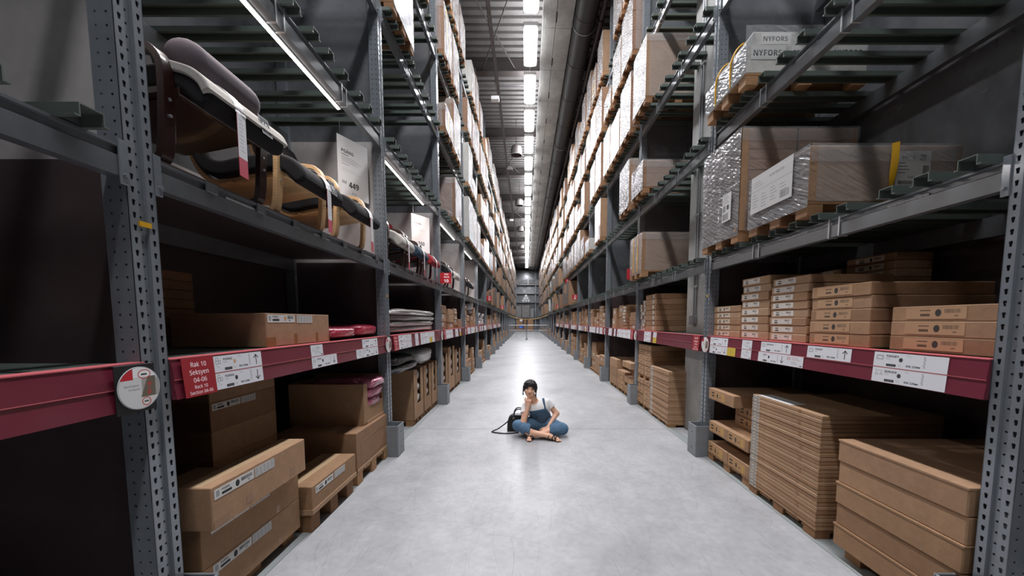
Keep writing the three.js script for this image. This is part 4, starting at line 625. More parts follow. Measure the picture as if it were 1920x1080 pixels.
{
  const s = -1;
  for (let i = 0; i < 4; i++) { const p = obj('mattress_pack', puff(0.95, 0.105, 2.45 - 0.16 * (i % 2), 0.1, 20 + i, 34), i === 0 ? M.packPale : M.packWhite); p.position.set(-2.08 + 0.015 * i, 1.386 + 0.076 * i, -5.9 + 0.07 * (i % 2)); tag(p, `grey pack in clear plastic on the second price rail, ${['lowest', 'second', 'third', 'topmost'][i]} of four`, 'cushion', 'grey packs on the second price rail'); }
  [[5.63, 6.16], [6.2, 6.68], [6.72, 7.14]].forEach(([a, b], i) => {
    pallet(s, -1.66, a, b, 0.08, 0.8, `wooden pallet under the slotted carton, ${['nearest', 'middle', 'farthest'][i]} of three in the second bay`);
    slotCarton(s, -1.64, a, b, 0.08, 0.83, `tall carton with a slot showing rolled packs, ${['nearest', 'middle', 'farthest'][i]} of three in the second bay`, i, 4);
  });
  for (const [x, y, d, w, h, l, m, sd, lab] of [[-2.1, 0.84, 5.5, 0.9, 0.13, 1.2, M.packBlack, 30, 'black cushion in plastic lying on the slotted cartons, lower one'], [-2.1, 0.95, 5.45, 0.85, 0.13, 1.1, M.packBlack, 31, 'black cushion in plastic lying on the slotted cartons, upper one'], [-1.95, 0.84, 6.55, 0.6, 0.26, 0.85, M.packPale, 32, 'crumpled clear bag of white cushions on the slotted cartons']]) { const p = obj('cushion_pack', puff(w, h, l, 0.12, sd, 24), m); p.position.set(x, y, -d); tag(p, lab, 'cushion'); }
  carton(s, -2.0, 4.62, 5.1, 0, 0.72, 0.5, M.card[3], 'plain tall carton in the shadow behind the second upright', {});
}
function slotCarton(s, x, a, b, y0, y1, label, sd, n) {
  const l = b - a, h = y1 - y0, t = thing('carton_bin', label, 'box', [x, y0, -(a + b) / 2], 'slotted cartons of rolled packs');
  const w = 0.7, c = l * 0.22;
  obj('bin_walls', cached(['slot', s, q3(l), q3(h)].join(), () => new MB().box(...X2(s, 0, w), 0, h, l / 2 - 0.008, l / 2, 0.002).box(...X2(s, 0, w), 0, h, -l / 2, -l / 2 + 0.008, 0.002).box(...X2(s, w - 0.008, w), 0, h, -l / 2, l / 2).box(...X2(s, 0, 0.008), 0, h, c * 0.6, l / 2, 0.002).box(...X2(s, 0, 0.008), 0, h, -l / 2, -c, 0.002).box(...X2(s, 0, 0.008), 0, h * 0.3, -c, c * 0.6).box(...X2(s, 0, w), 0, 0.008, -l / 2, l / 2).get()), M.card[sd % 5], t);
  for (let i = 0; i < n; i++) { const ph = (h - 0.04) / n, p = obj('rolled_pack', puff(0.62, ph * 1.02, l - 0.05, 0.07, 40 + (i + sd) % 4, 14), M.packPale); p.position.set(x + s * 0.33, y0 + 0.012 + i * ph, -(a + b) / 2); tag(p, `white rolled pack, ${ORD[i]} inside slotted carton, ${label.replace(/^.*?, /, '').replace('of three ', '').replace(' one ', ' ')}`, 'cushion', 'rolled packs in slotted cartons'); }
}
// ---- farther bays
const restCarton = new MB(), restFlat = new MB(), restLoad = new MB(), restFilm = new MB();
const bags = (s, x, d0, d1, y0, n, mats, lab) => { for (let i = 0; i < n; i++) { const w = rr(0.3, 0.5), p = obj('plastic_bag', puff(0.55, rr(0.14, 0.24), w, 0.16, 50 + i % 5, 14), pick(mats)); p.position.set(x + s * 0.28 + rr(-0.03, 0.03), y0 + (i % 3) * 0.13, -rr(d0 + w / 2, d1 - w / 2)); p.rotation.y = rr(-0.3, 0.3); tag(p, `${lab}, bag ${NTH[i]}`, 'bag', lab); } };
function farStack(s, k, lv, si, d0, d1, yb, top, where) {
  const style = rnd(), flat = style < 0.3 && lv === 1, h = flat ? rr(0.06, 0.09) : lv === 1 ? rr(0.13, 0.3) : rr(0.2, 0.5), x = faceX(s) + s * rr(0.01, 0.07), depth = 0.7;
  const n = Math.max(1, Math.min(flat ? 8 : 4, Math.floor((top - yb) * rr(0.55, 1) / h)));
  const mat = pick(M.card);
  for (let i = 0; i < n; i++) {
    const a = d0 + rr(0, 0.02), b = d1 - rr(0, 0.02);
    if (k > 9 || (k > 6 && flat)) { (flat ? restFlat : restCarton).box(...X2(s, Math.abs(x), Math.abs(x) + depth), yb + i * h, yb + (i + 1) * h - 0.004, -b, -a); continue; }
    carton(s, x + s * rr(-0.01, 0.01), a, b, yb + i * h, yb + (i + 1) * h - 0.003, depth, rnd() < 0.25 ? pick(M.card) : mat, `brown carton ${ORD[i]} in stack ${['one', 'two', 'three', 'four', 'five', 'six', 'seven', 'eight', 'nine'][si]} ${where}`, { name: flat ? 'flat_carton' : 'carton', e: 0.006, prints: rnd() < 0.6 ? [[pick([PR.smallLabel, PR.boxInfo, PR.flatLabel]), Math.min(0.16, (b - a) * 0.6), Math.min(0.07, h * 0.6), (a + b) / 2, h * 0.6]] : [], group: `cartons ${where}` });
  }
}
for (const s of [-1, 1]) for (let k = 2; k < NB; k++) {
  const z = Z0 + PITCH * k + POST, railed = k < (s < 0 ? RAIL_L : RAIL_R), S = `in the ${BAY(s, k)}`;
  const white = s < 0 && k === 4;
  if (railed) {
    if (white) { bags(s, faceX(s) + s * 0.05, z + 0.1, z + 2.6, 1.386, 14, [M.packPale, M.packBlack, M.packPale], `plastic bag on the rail ${S}`); }
    else for (let d = z + 0.08, si = 0; d < z + W - 0.25 && si < 8; si++) { const w = rr(0.28, 0.62); if (d + w > z + W - 0.04) break; farStack(s, k, 1, si, d, d + w, 1.386, 2.05, `on the rail ${S}`); d += w + rr(0.01, 0.12); }
    if (s < 0 && k === 3) bags(s, faceX(s) + s * 0.05, z + 1.3, z + 2.65, 1.75, 5, [M.packPale], `white plastic on the cartons ${S}`);
  }
  if (s < 0 && k === 2) { [[7.4, 8.0], [8.1, 8.8], [8.85, 9.6]].forEach(([a, b], i) => { pallet(s, -1.64, a, b, 0.08, 0.8, `wooden pallet under the ${NTH[i]} slotted carton ${S}`); slotCarton(s, -1.62, a, b, 0.08, 0.9 + 0.1 * (i % 2), `tall slotted carton showing packs, the ${NTH[i]} one ${S}`, i + 1, 4); }); continue; }
  if (s > 0 && k === 2) {
    for (const [a, b, n, h, m] of [[8.75, 9.5, 3, 0.2, 0], [8.05, 8.7, 4, 0.1, 1]]) { pallet(s, 2.08, a, b, 0.08, 0.9, `wooden pallet under ${m ? 'the low' : 'the tall'} carton stack in the third bay of rack eight`); for (let i = 0; i < n; i++) carton(s, 2.06, a, b, 0.08 + i * h, 0.078 + (i + 1) * h, 0.85, M.card[(i + m) % 5], `pale brown carton ${ORD[i]} in ${m ? 'the low' : 'the tall'} stack in the third bay of rack eight`, { e: 0.006, prints: m ? [[PR.longPrint, 0.3, 0.06, (a + b) / 2, 0.05]] : [], seam: i === n - 1, group: 'cartons on the floor of the third bay of rack eight' }); }
    pallet(s, 2.08, 7.4, 8.0, 0.08, 0.9, 'wooden pallet under the overhanging cartons in the third bay of rack eight');
    [[2.05, 0.08, 0.22], [2.05, 0.3, 0.42], [2.2, 0.42, 0.62], [2.0, 0.62, 0.74]].forEach(([x, a, b], i) => carton(s, x, 7.38, 8.02, a, b, 0.85, M.card[(i + 1) % 5], `long pale carton in the overhanging pile of the third bay, ${ORD[i]}`, { e: 0.006, prints: [[PR.longPrint, 0.3, 0.08, 7.7, 0.06]], group: 'overhanging pile of the third bay' }));
    carton(s, 2.3, 7.4, 8.0, 0.22, 0.3, 0.6, M.card[3], 'small recessed carton inside the overhanging pile of the third bay', { group: 'overhanging pile of the third bay' }); continue;
  }
  for (let d = z + 0.1, si = 0; d < z + W - 0.3 && si < 6; si++) { const w = rr(0.42, 0.8); if (d + w > z + W - 0.04) break; if (k < 8) { pallet(s, faceX(s) + s * 0.02, d, d + w, 0.08, 0.75, `wooden pallet under floor stack ${['one', 'two', 'three', 'four', 'five', 'six'][si]} ${S}`, 0, 'floor pallets ' + S); } farStack(s, k, 0, si, d, d + w, k < 8 ? 0.08 : 0.02, 1.12, `on the floor ${S}`); d += w + rr(0.02, 0.1); }
}
// wrapped loads on the upper levels, farther bays
{
  const list = [];
  for (const s of [-1, 1]) for (let k = 1; k < NB; k++) for (let lv = 2; lv <= 6; lv++) {
    if (s > 0 && k === 1) continue;
    if (lv === 2 && (s < 0 ? k < 4 : k < 4)) continue; if (s < 0 && k === 1 && lv === 3) continue;
    const z = Z0 + PITCH * k + POST, gap = lv === 6 ? 1.5 : LV[lv + 1] - LV[lv];
    for (let i = 0; i < 3; i++) {
      const p = lv === 2 ? (k === 4 ? 0.5 : 0.25) : lv === 3 ? 0.66 : 0.82; if (rnd() > p) continue;
      const a = z + 0.05 + i * 0.88 + rr(0, 0.05), b = a + rr(0.7, 0.8), h = Math.min(gap - 0.26, 0.35 + 0.85 * Math.sqrt(rnd()));
      list.push([s, k, lv, i, a, b, LV[lv] + 0.046, LV[lv] + 0.046 + h]);
    }
  }
  list.sort((a, b) => a[4] - b[4]);
  list.forEach(([s, k, lv, i, a, b, y0, y1], n) => {
    if (n < 270) { const r = rnd(), st = r < 0.2 ? { layers: 3 } : r < 0.32 ? { mat: M.whitebox } : r < 0.42 ? { mat: M.card[n % 5], film: M.filmThin } : {};
      const t = wrappedLoad(s, a, b, y0, y1, `film wrapped load, ${['nearer', 'middle', 'farther'][i]} on the ${['', '', 'lowest', 'second', 'third', 'fourth', 'topmost'][lv]} pallet level, ${BAY(s, k)}`, { ...st, fine: k < 3 ? 1 : 0, group: `wrapped loads in the ${BAY(s, k)}` });
      if (r > 0.93) for (const q of [0.15, -0.15]) obj('strap', bxg(0.004, y1 - y0 - 0.1, 0.03, 0), M.yellow, t).position.set(-s * 0.533, 0.1, q);
    } else { const x = s < 0 ? 1.46 : 1.9; restLoad.box(...X2(s, x, x + 1), y0 + 0.1, y1, -b, -a).box(...X2(s, x, x + 1), y0, y0 + 0.09, -b, -a); restFilm.box(...X2(s, x - 0.012, x - 0.006), y0 + 0.1, y1, -b, -a); }
  });
  const st = (n, m, mat, lab, cat) => { const o = obj(n, m, mat); tag(o, lab, cat); o.userData.kind = 'stuff'; };
  st('far_cartons', restCarton, M.card[0], 'brown cartons massed in the farthest bays along both racks', 'boxes');
  if (restFlat.p.length) st('far_flat_cartons', restFlat, M.kraft[0], 'flat cartons massed in the farther price rail bays', 'boxes');
  st('far_loads', restLoad, M.cardFilm[0], 'pallet loads massed in the farthest upper bays', 'pallet loads');
  st('far_films', restFilm, M.filmFar, 'gleaming film over the farthest pallet loads', 'film');
}

// ---------------------------------------------------------------- armchairs on the display shelf
function ribbon(pts, t0, w, bevel = 0.004, round = 0) {                            // strip of thickness t along a path in x,y; width w along z, centred
  const c = new THREE.CatmullRomCurve3(pts.map(([x, y]) => V3(x, y, 0)), false, 'centripetal'), N = pts.length * 7, a = [], b = [];
  for (let i = 0; i <= N; i++) { const p = c.getPoint(i / N), d = c.getTangent(i / N), q = Math.min(1, Math.min(i, N - i) / N / (round || 1e-6)), t = t0 * (round ? 0.25 + 0.75 * Math.sqrt(1 - (1 - q) * (1 - q)) : 1); a.push([p.x - d.y * t / 2, p.y + d.x * t / 2]); b.push([p.x + d.y * t / 2, p.y - d.x * t / 2]); }
  const s = new THREE.Shape([...a, ...b.reverse()].map((p) => new THREE.Vector2(...p)));
  return plain(new THREE.ExtrudeGeometry(s, { depth: w - 2 * bevel, bevelEnabled: true, bevelSize: bevel * 0.8, bevelThickness: bevel, bevelSegments: bevel > 0.01 ? 4 : 2 }).translate(0, 0, -w / 2 + bevel));
}
const CH = {
  side: ribbon([[-0.62, 0.014], [-0.3, 0.013], [-0.06, 0.014], [-0.005, 0.03], [0.012, 0.085], [0.022, 0.2], [0.03, 0.36], [0.024, 0.44], [-0.01, 0.485], [-0.07, 0.5], [-0.3, 0.51], [-0.55, 0.5]], 0.024, 0.062),
  seatRail: ribbon([[0.06, 0.29], [-0.05, 0.275], [-0.3, 0.23], [-0.42, 0.22], [-0.5, 0.27], [-0.58, 0.43], [-0.7, 0.78], [-0.73, 0.87]], 0.026, 0.04),
  ply: ribbon([[0.05, 0.272], [-0.05, 0.258], [-0.3, 0.215], [-0.42, 0.205]], 0.01, 0.46),
  cushion: ribbon([[0.16, 0.225], [0.13, 0.275], [0.08, 0.315], [0.0, 0.335], [-0.2, 0.315], [-0.36, 0.29], [-0.44, 0.32], [-0.52, 0.48], [-0.62, 0.79], [-0.66, 0.92]], 0.06, 0.56, 0.03, 0.12),
  pillow: new THREE.CapsuleGeometry(0.092, 0.34, 8, 20).rotateX(Math.PI / 2),
  stool: ribbon([[0.14, 0.33], [0.09, 0.372], [0.0, 0.385], [-0.25, 0.37], [-0.48, 0.36]], 0.075, 0.54, 0.025),
};
function chair(d, x, frame, cloth, label, o = {}) {
  const t = thing('bentwood_armchair', label, 'armchair', [x, LV[2] + 0.018, -d], 'bentwood armchairs on the display shelf'), w = o.w ?? 0.3, up = o.up ?? 0;
  for (const e of [-1, 1]) { obj('side_frame', CH.side, frame, t).position.z = e * w; obj('seat_rail', CH.seatRail, frame, t).position.set(0, up, e * (w - 0.06)); for (const y of [0.21, 0.28]) obj('screw', bar([0.03, y, 0], [0.045, y, 0], 0.007, 8), M.bolt, t).position.z = e * w; }
  obj('seat_board', CH.ply, frame, t).position.y = up; for (const y of [0.06, -0.3]) obj('cross_rail', new MB().box(y - 0.03, y, y > 0 ? 0.245 : 0.21, y > 0 ? 0.28 : 0.235, -w + 0.03, w - 0.03, 0.004), frame, t).position.y = up;
  obj('cushion', CH.cushion, cloth, t).position.y = up;
  if (o.edge) { const e = obj('cushion_edge', ribbon([[0.185, 0.262], [0.165, 0.3], [0.115, 0.34], [0.0, 0.376]], 0.026, 0.585, 0.01), M.fabricCream, t); e.position.y = up; }
  if (o.pillow) { const p = obj('pillow', CH.pillow, M.fabricDark, t); p.position.set(0.0, 0.545, -0.03); }
  if (o.tag !== false) { const g = cardGeo(PR.careTag, 0.07, 0.3, 0.002); const c = obj('care_tag', g, M.print, t); c.position.set(0.205, 0.095 + up, o.tagZ ?? 0.02); c.rotation.y = Math.PI / 2 + 0.1; obj('tag_loop', ribbon([[0.206, 0.245], [0.195, 0.29], [0.13, 0.362], [0.0, 0.392]], 0.003, 0.07, 0.0005), M.strap, t).position.set(0, up, o.tagZ ?? 0.02); }
  if (o.badge) { const c = card('number_badge', PR.ten, 0.085, 0.105, 0.195, 0.285 + up, -0.1, Math.PI / 2, t); c.rotation.order = 'YXZ'; c.rotation.x = -0.25; }
  return t;
}
chair(2.12, -1.62, M.darkWood, M.fabricBlack, 'dark brown bentwood armchair with cream edged cushion and rolled neck pillow', { pillow: 1, edge: 1, badge: 1, tagZ: 0.1, w: 0.31, up: 0.075 });
chair(2.88, -1.63, M.birch, M.fabricBlack, 'birch bentwood armchair with black cushion, in the middle of the first display', { tagZ: -0.02, badge: 1, w: 0.275 });
chair(3.66, -1.63, M.birch, M.fabricBlack, 'birch bentwood armchair with black cushion, under the price poster', { tagZ: -0.02, w: 0.27 });
chair(4.98, -1.66, M.darkWood, M.fabricCream, 'dark bentwood armchair with white cushion just behind the second upright', { tagZ: 0.05 });
chair(5.72, -1.66, M.darkWood, M.fabricBlue, 'dark bentwood armchair with blue cushion in the second display', { tagZ: 0.05 });
chair(6.5, -1.66, M.darkWood, M.fabricRed, 'dark bentwood armchair with red cushion in the second display', { tagZ: 0.05 });
chair(7.75, -1.66, M.darkWood, M.fabricBlack, 'dark bentwood armchair with black cushion below the rack number plate', {});
chair(8.6, -1.66, M.darkWood, M.fabricCream, 'dark bentwood armchair with pale cushion, farther one of the third display', {});
chair(10.9, -1.66, M.darkWood, M.fabricBlack, 'dark bentwood armchair alone in the fourth display', {});
// hanging price posters
function poster(r, w, h, x, y, d, ry, label) {
  const t = thing('price_poster', label, 'poster', [x, y, -d]); t.rotation.y = ry;
  card('poster_sheet', r, w, h, 0, 0, 0, 0, t, 0.004);
  for (const e of [-1, 1]) obj('wire', bar([e * (w / 2 - 0.04), h / 2, 0], [e * (w / 2 - 0.04), h / 2 + Math.max(0.02, LV[3] - y - h / 2 - 0.02), 0], 0.0015, 5), M.galv, t);
  obj('lower_strip', new MB().box(-w / 2, w / 2, -h / 2 - 0.006, -h / 2 + 0.006, -0.004, 0.006, 0.002), M.paper, t);
}
poster(PR.poster, 0.39, 0.58, -1.8, 3.12, 4.2, 1.15, 'white hanging price poster lettered 449 beside the second upright');
poster(PR.poster2, 0.38, 0.58, -1.72, 2.97, 6.5, 1.0, 'white hanging price poster lettered 160 in the second display');
// ---------------------------------------------------------------- roof fittings
{
  const bell = new THREE.LatheGeometry([[0.0, 0.42], [0.1, 0.42], [0.2, 0.36], [0.24, 0.24], [0.25, 0.0], [0.235, 0.0], [0.22, 0.22], [0.0, 0.36]].map((p) => new THREE.Vector2(...p)), 28);
  [17.6, 25, 32, 39.5].forEach((d, i) => { const t = thing('roof_fan', `dark bell shaped fan hanging from the roof, ${NTH[i]} from the viewer`, 'fan', [-0.42, 8.75, -d], 'bell shaped roof fans'); obj('bell', bell, M.steelDark, t); obj('rim', new THREE.TorusGeometry(0.245, 0.012, 8, 28).rotateX(Math.PI / 2), M.galv, t); obj('rod', bar([0, 0.42, 0], [0, 1.5, 0], 0.015, 6), M.steelDark, t); });
  [[-1.0, 8.75, 13.3], [-0.75, 8.6, 18.8], [-1.0, 8.6, 28]].forEach(([x, y, d], i) => { const t = thing('roof_camera', `small pale box fitting hanging left of the aisle lamps, ${NTH[i]} from the viewer`, 'fitting', [x, y, -d], 'small box fittings under the roof'); obj('case', new MB().box(-0.13, 0.13, -0.05, 0.06, -0.1, 0.1, 0.01), i === 1 ? M.steelDark : M.housing, t); obj('bracket', new MB().box(-0.09, 0.09, 0.06, 0.12, -0.05, 0.05, 0.01).geo(bar([0, 0.1, 0], [0, 1.2, 0], 0.008, 6)), M.steelDark, t); });
}
// ---------------------------------------------------------------- gate across the aisle and the rack beyond
{
  const G = 32.5;
  const leaf = (x0, x1, hinge, label) => { const t = thing('gate', label, 'gate', [(x0 + x1) / 2, 0, -G]); const w = (x1 - x0) / 2;
    obj('gate_frame', new MB().geo(bar([-w, 0.06, 0], [-w, 1.2, 0], 0.025)).geo(bar([w, 0.06, 0], [w, 1.2, 0], 0.025)).geo(bar([-w, 1.2, 0], [w, 1.2, 0], 0.025)).geo(bar([-w, 0.1, 0], [w, 0.1, 0], 0.025)).geo(bar([-w, 0.78, 0], [w, 0.78, 0], 0.016)), M.galv, t);
    for (let i = 1; i < 12; i++) { const x = -w + 2 * w * i / 12; obj('gate_bar', bar([x, 0.1, 0], [x, 0.78, 0], 0.018, 6), M.galv, t); }
    obj('wheel', new THREE.TorusGeometry(0.045, 0.018, 8, 16).translate(hinge * w, 0.063, 0.0), M.black, t); return t; };
  const g1 = leaf(-1.42, 0.02, 1, 'low steel barrier gate leaf carrying a blue sign across the aisle end'); leaf(0.1, 1.84, -1, 'low steel barrier gate leaf without sign across the aisle end');
  const sg = thing('gate_sign', 'small blue sign hung on the far barrier gate', 'sign', [-0.4, 1.05, -G + 0.03]); card('sign_face', PR.blue, 0.34, 0.22, 0, 0, 0, 0, sg, 0.004); obj('hook', new MB().box(-0.1, 0.1, 0.1, 0.2, -0.04, -0.02, 0.004), M.galv, sg);
  const ch = thing('barrier_chain', 'yellow chain sagging across the aisle behind the gate', 'chain', [0.2, 0, -G - 3]); obj('chain_rope', tube([[-1.78, 2.05, 0], [-0.9, 1.78, 0], [0, 1.68, 0], [0.9, 1.8, 0], [1.86, 2.1, 0]], 0.02, 30, 6), M.yellow, ch); obj('note', new MB().box(-0.75, -0.5, 1.52, 1.72, -0.003, 0.003, 0.001), M.paper, ch);
  const E = 60.5, lv = [2.0, 4.5, 5.85, 7.2];
  let t;
  [-1.7, 1.3, 4.2].forEach((x, i) => { t = thing('end_upright', `grey upright of the end rack, ${NTH[i]} across`, 'rack upright', [0.2, 0, -E], 'uprights of the end rack'); obj('post', new MB().box(x - 0.06, x + 0.06, 0, 9.4, -0.1, 0), M.post, t); });
  lv.forEach((y, i) => { t = thing('end_shelf', `grey shelf crossing the far end of the aisle, ${ORD[i]} of four`, 'shelf', [0.2, 0, -E], 'shelves of the end rack'); obj('beam', new MB().box(-1.7, 4.2, y - 0.14, y, -0.05, 0).box(-1.7, 4.2, y - 0.04, y, -1.1, -0.05), M.beam, t); });
  t = thing('back_panel', 'grey sheet behind the end rack', 'panel', [0.2, 0, -E], 'back sheets'); obj('sheet', new MB().box(-4, 4, 0, 9.4, -1.2, -1.15), M.panel, t);
  const load = (x0, x1, y0, y1, lab, mat = M.cardFilm[1], film = M.film) => { const o = thing('wrapped_load', lab, 'pallet load', [(x0 + x1) / 2, y0, -E - 0.5], 'pallet loads on the end rack'); const w = x1 - x0, h = y1 - y0 - 0.1; obj('carton', bxg(w, h, 0.8, 0.01), mat, o).position.y = 0.1; obj('pallet', new MB().box(-w / 2, w / 2, 0.07, 0.1, -0.4, 0.4).box(-w / 2, -w / 2 + 0.12, 0, 0.07, -0.4, 0.4).box(w / 2 - 0.12, w / 2, 0, 0.07, -0.4, 0.4).box(-0.06, 0.06, 0, 0.07, -0.4, 0.4), M.wood[1], o); if (film) obj('stretch_film', filmGeo(w, h, 3), film, o).position.set(0, 0.1 + h / 2, 0.41); };
  const a = ['left', 'middle', 'right'];
  [[-1.55, -0.75, 2, 3.9], [-0.6, 0.6, 2, 3.95], [0.72, 1.25, 2, 3.5]].forEach(([p, q, y, z], i) => load(p, q, y, z, `tall wrapped load on the lowest end rack shelf, ${['first', 'second', 'third'][i]} across`, i === 2 ? M.whitebox : M.cardFilm[2]));
  [[-1.6, -0.8], [-0.62, 0.28], [0.42, 1.2], [1.5, 1.95]].forEach(([p, q], i) => load(p, q, 7.2, 7.95, `low white load on the top end rack shelf, ${NTH[i]} across`, M.whitebox));
  [[-1.5, -0.5], [-0.3, 0.05], [0.3, 1.15]].forEach(([p, q], i) => load(p, q, 0, 1.8, `brown carton load on the floor of the end rack, ${NTH[i]} across`, M.card[i], null));
  const roll = new THREE.CylinderGeometry(0.2, 0.2, 0.9, 20).rotateX(Math.PI / 2);
  [[-0.42, 0.2], [0, 0.2], [0.42, 0.2], [-0.21, 0.56], [0.21, 0.56], [0, 0.92]].forEach(([x, y], i) => { const o = obj('fabric_roll', roll, M.packPale); o.position.set(0.02 + x, 4.5 + y, -E - 0.5); tag(o, `white roll in the small pyramid on the end rack, ${['first', 'second', 'third', 'fourth', 'fifth', 'topmost'][i]}`, 'roll', 'white rolls on the end rack'); });
}
// ---------------------------------------------------------------- the seated woman
function nets(f, lo, hi, cell) {                                       // surface nets over a signed distance
  const n = lo.map((l, i) => Math.ceil((hi[i] - l) / cell) + 1), [nx, ny, nz] = n, D = new Float32Array(nx * ny * nz), id = (i, j, k) => i + nx * (j + ny * k);
  for (let k = 0; k < nz; k++) for (let j = 0; j < ny; j++) for (let i = 0; i < nx; i++) D[id(i, j, k)] = f(lo[0] + i * cell, lo[1] + j * cell, lo[2] + k * cell);
  const vid = new Int32Array(nx * ny * nz).fill(-1), P = [], I = [];
  for (let k = 0; k < nz - 1; k++) for (let j = 0; j < ny - 1; j++) for (let i = 0; i < nx - 1; i++) {
    let m = 0, sx = 0, sy = 0, sz = 0; const d = []; for (let c = 0; c < 8; c++) d.push(D[id(i + (c & 1), j + (c >> 1 & 1), k + (c >> 2))]);
    if (d.every((v) => v > 0) || d.every((v) => v <= 0)) continue;
    for (let c = 0; c < 8; c++) for (const b of [1, 2, 4]) if (!(c & b)) { const e = c | b; if ((d[c] > 0) !== (d[e] > 0)) { const t = d[c] / (d[c] - d[e]); sx += (c & 1) + (b === 1 ? t : 0); sy += (c >> 1 & 1) + (b === 2 ? t : 0); sz += (c >> 2) + (b === 4 ? t : 0); m++; } }
    vid[id(i, j, k)] = P.length / 3; P.push(lo[0] + (i + sx / m) * cell, lo[1] + (j + sy / m) * cell, lo[2] + (k + sz / m) * cell);
  }
  const q = (a, b, c, d, fl) => { if (a < 0 || b < 0 || c < 0 || d < 0) return; if (fl) I.push(a, b, c, a, c, d); else I.push(a, c, b, a, d, c); };
  for (let k = 1; k < nz - 1; k++) for (let j = 1; j < ny - 1; j++) for (let i = 1; i < nx - 1; i++) {
    const s = D[id(i, j, k)] <= 0;
    if (s !== (D[id(i + 1, j, k)] <= 0)) q(vid[id(i, j - 1, k - 1)], vid[id(i, j, k - 1)], vid[id(i, j, k)], vid[id(i, j - 1, k)], s);
    if (s !== (D[id(i, j + 1, k)] <= 0)) q(vid[id(i - 1, j, k - 1)], vid[id(i - 1, j, k)], vid[id(i, j, k)], vid[id(i, j, k - 1)], s);
    if (s !== (D[id(i, j, k + 1)] <= 0)) q(vid[id(i - 1, j - 1, k)], vid[id(i, j - 1, k)], vid[id(i, j, k)], vid[id(i - 1, j, k)], s);
  }
  const N = new Float32Array(P.length), U = new Float32Array(P.length / 3 * 2), e = cell * 0.4;
  for (let i = 0; i < P.length; i += 3) { const x = P[i], y = P[i + 1], z = P[i + 2]; const a = f(x + e, y, z) - f(x - e, y, z), b = f(x, y + e, z) - f(x, y - e, z), c = f(x, y, z + e) - f(x, y, z - e), l = Math.hypot(a, b, c) || 1; N[i] = a / l; N[i + 1] = b / l; N[i + 2] = c / l; U[i / 3 * 2] = x + z * 0.5; U[i / 3 * 2 + 1] = y + z * 0.3; }
  const g = new THREE.BufferGeometry(); g.setAttribute('position', new THREE.Float32BufferAttribute(P, 3)); g.setAttribute('normal', new THREE.Float32BufferAttribute(N, 3)); g.setAttribute('uv', new THREE.Float32BufferAttribute(U, 2)); g.setIndex(I); return plain(g);
}
const cap = (x, y, z, a, b, ra, rb) => { const bx = b[0] - a[0], by = b[1] - a[1], bz = b[2] - a[2], px = x - a[0], py = y - a[1], pz = z - a[2]; const t = Math.max(0, Math.min(1, (px * bx + py * by + pz * bz) / (bx * bx + by * by + bz * bz))); return Math.hypot(px - bx * t, py - by * t, pz - bz * t) - (ra + (rb - ra) * t); };
const ell = (x, y, z, c, r) => { const a = (x - c[0]) / r[0], b = (y - c[1]) / r[1], d = (z - c[2]) / r[2], k = Math.hypot(a, b, d); return (k - 1) * Math.min(...r) * (0.6 + 0.4 * Math.min(1, k)); };
const smin = (a, b, k) => { const h = Math.max(0, k - Math.abs(a - b)) / k; return Math.min(a, b) - h * h * k / 4; };
const chain = (list, k) => (x, y, z) => { let v = 1e9; for (const [a, b, ra, rb] of list) v = smin(v, cap(x, y, z, a, b, ra, rb), k); return v; };
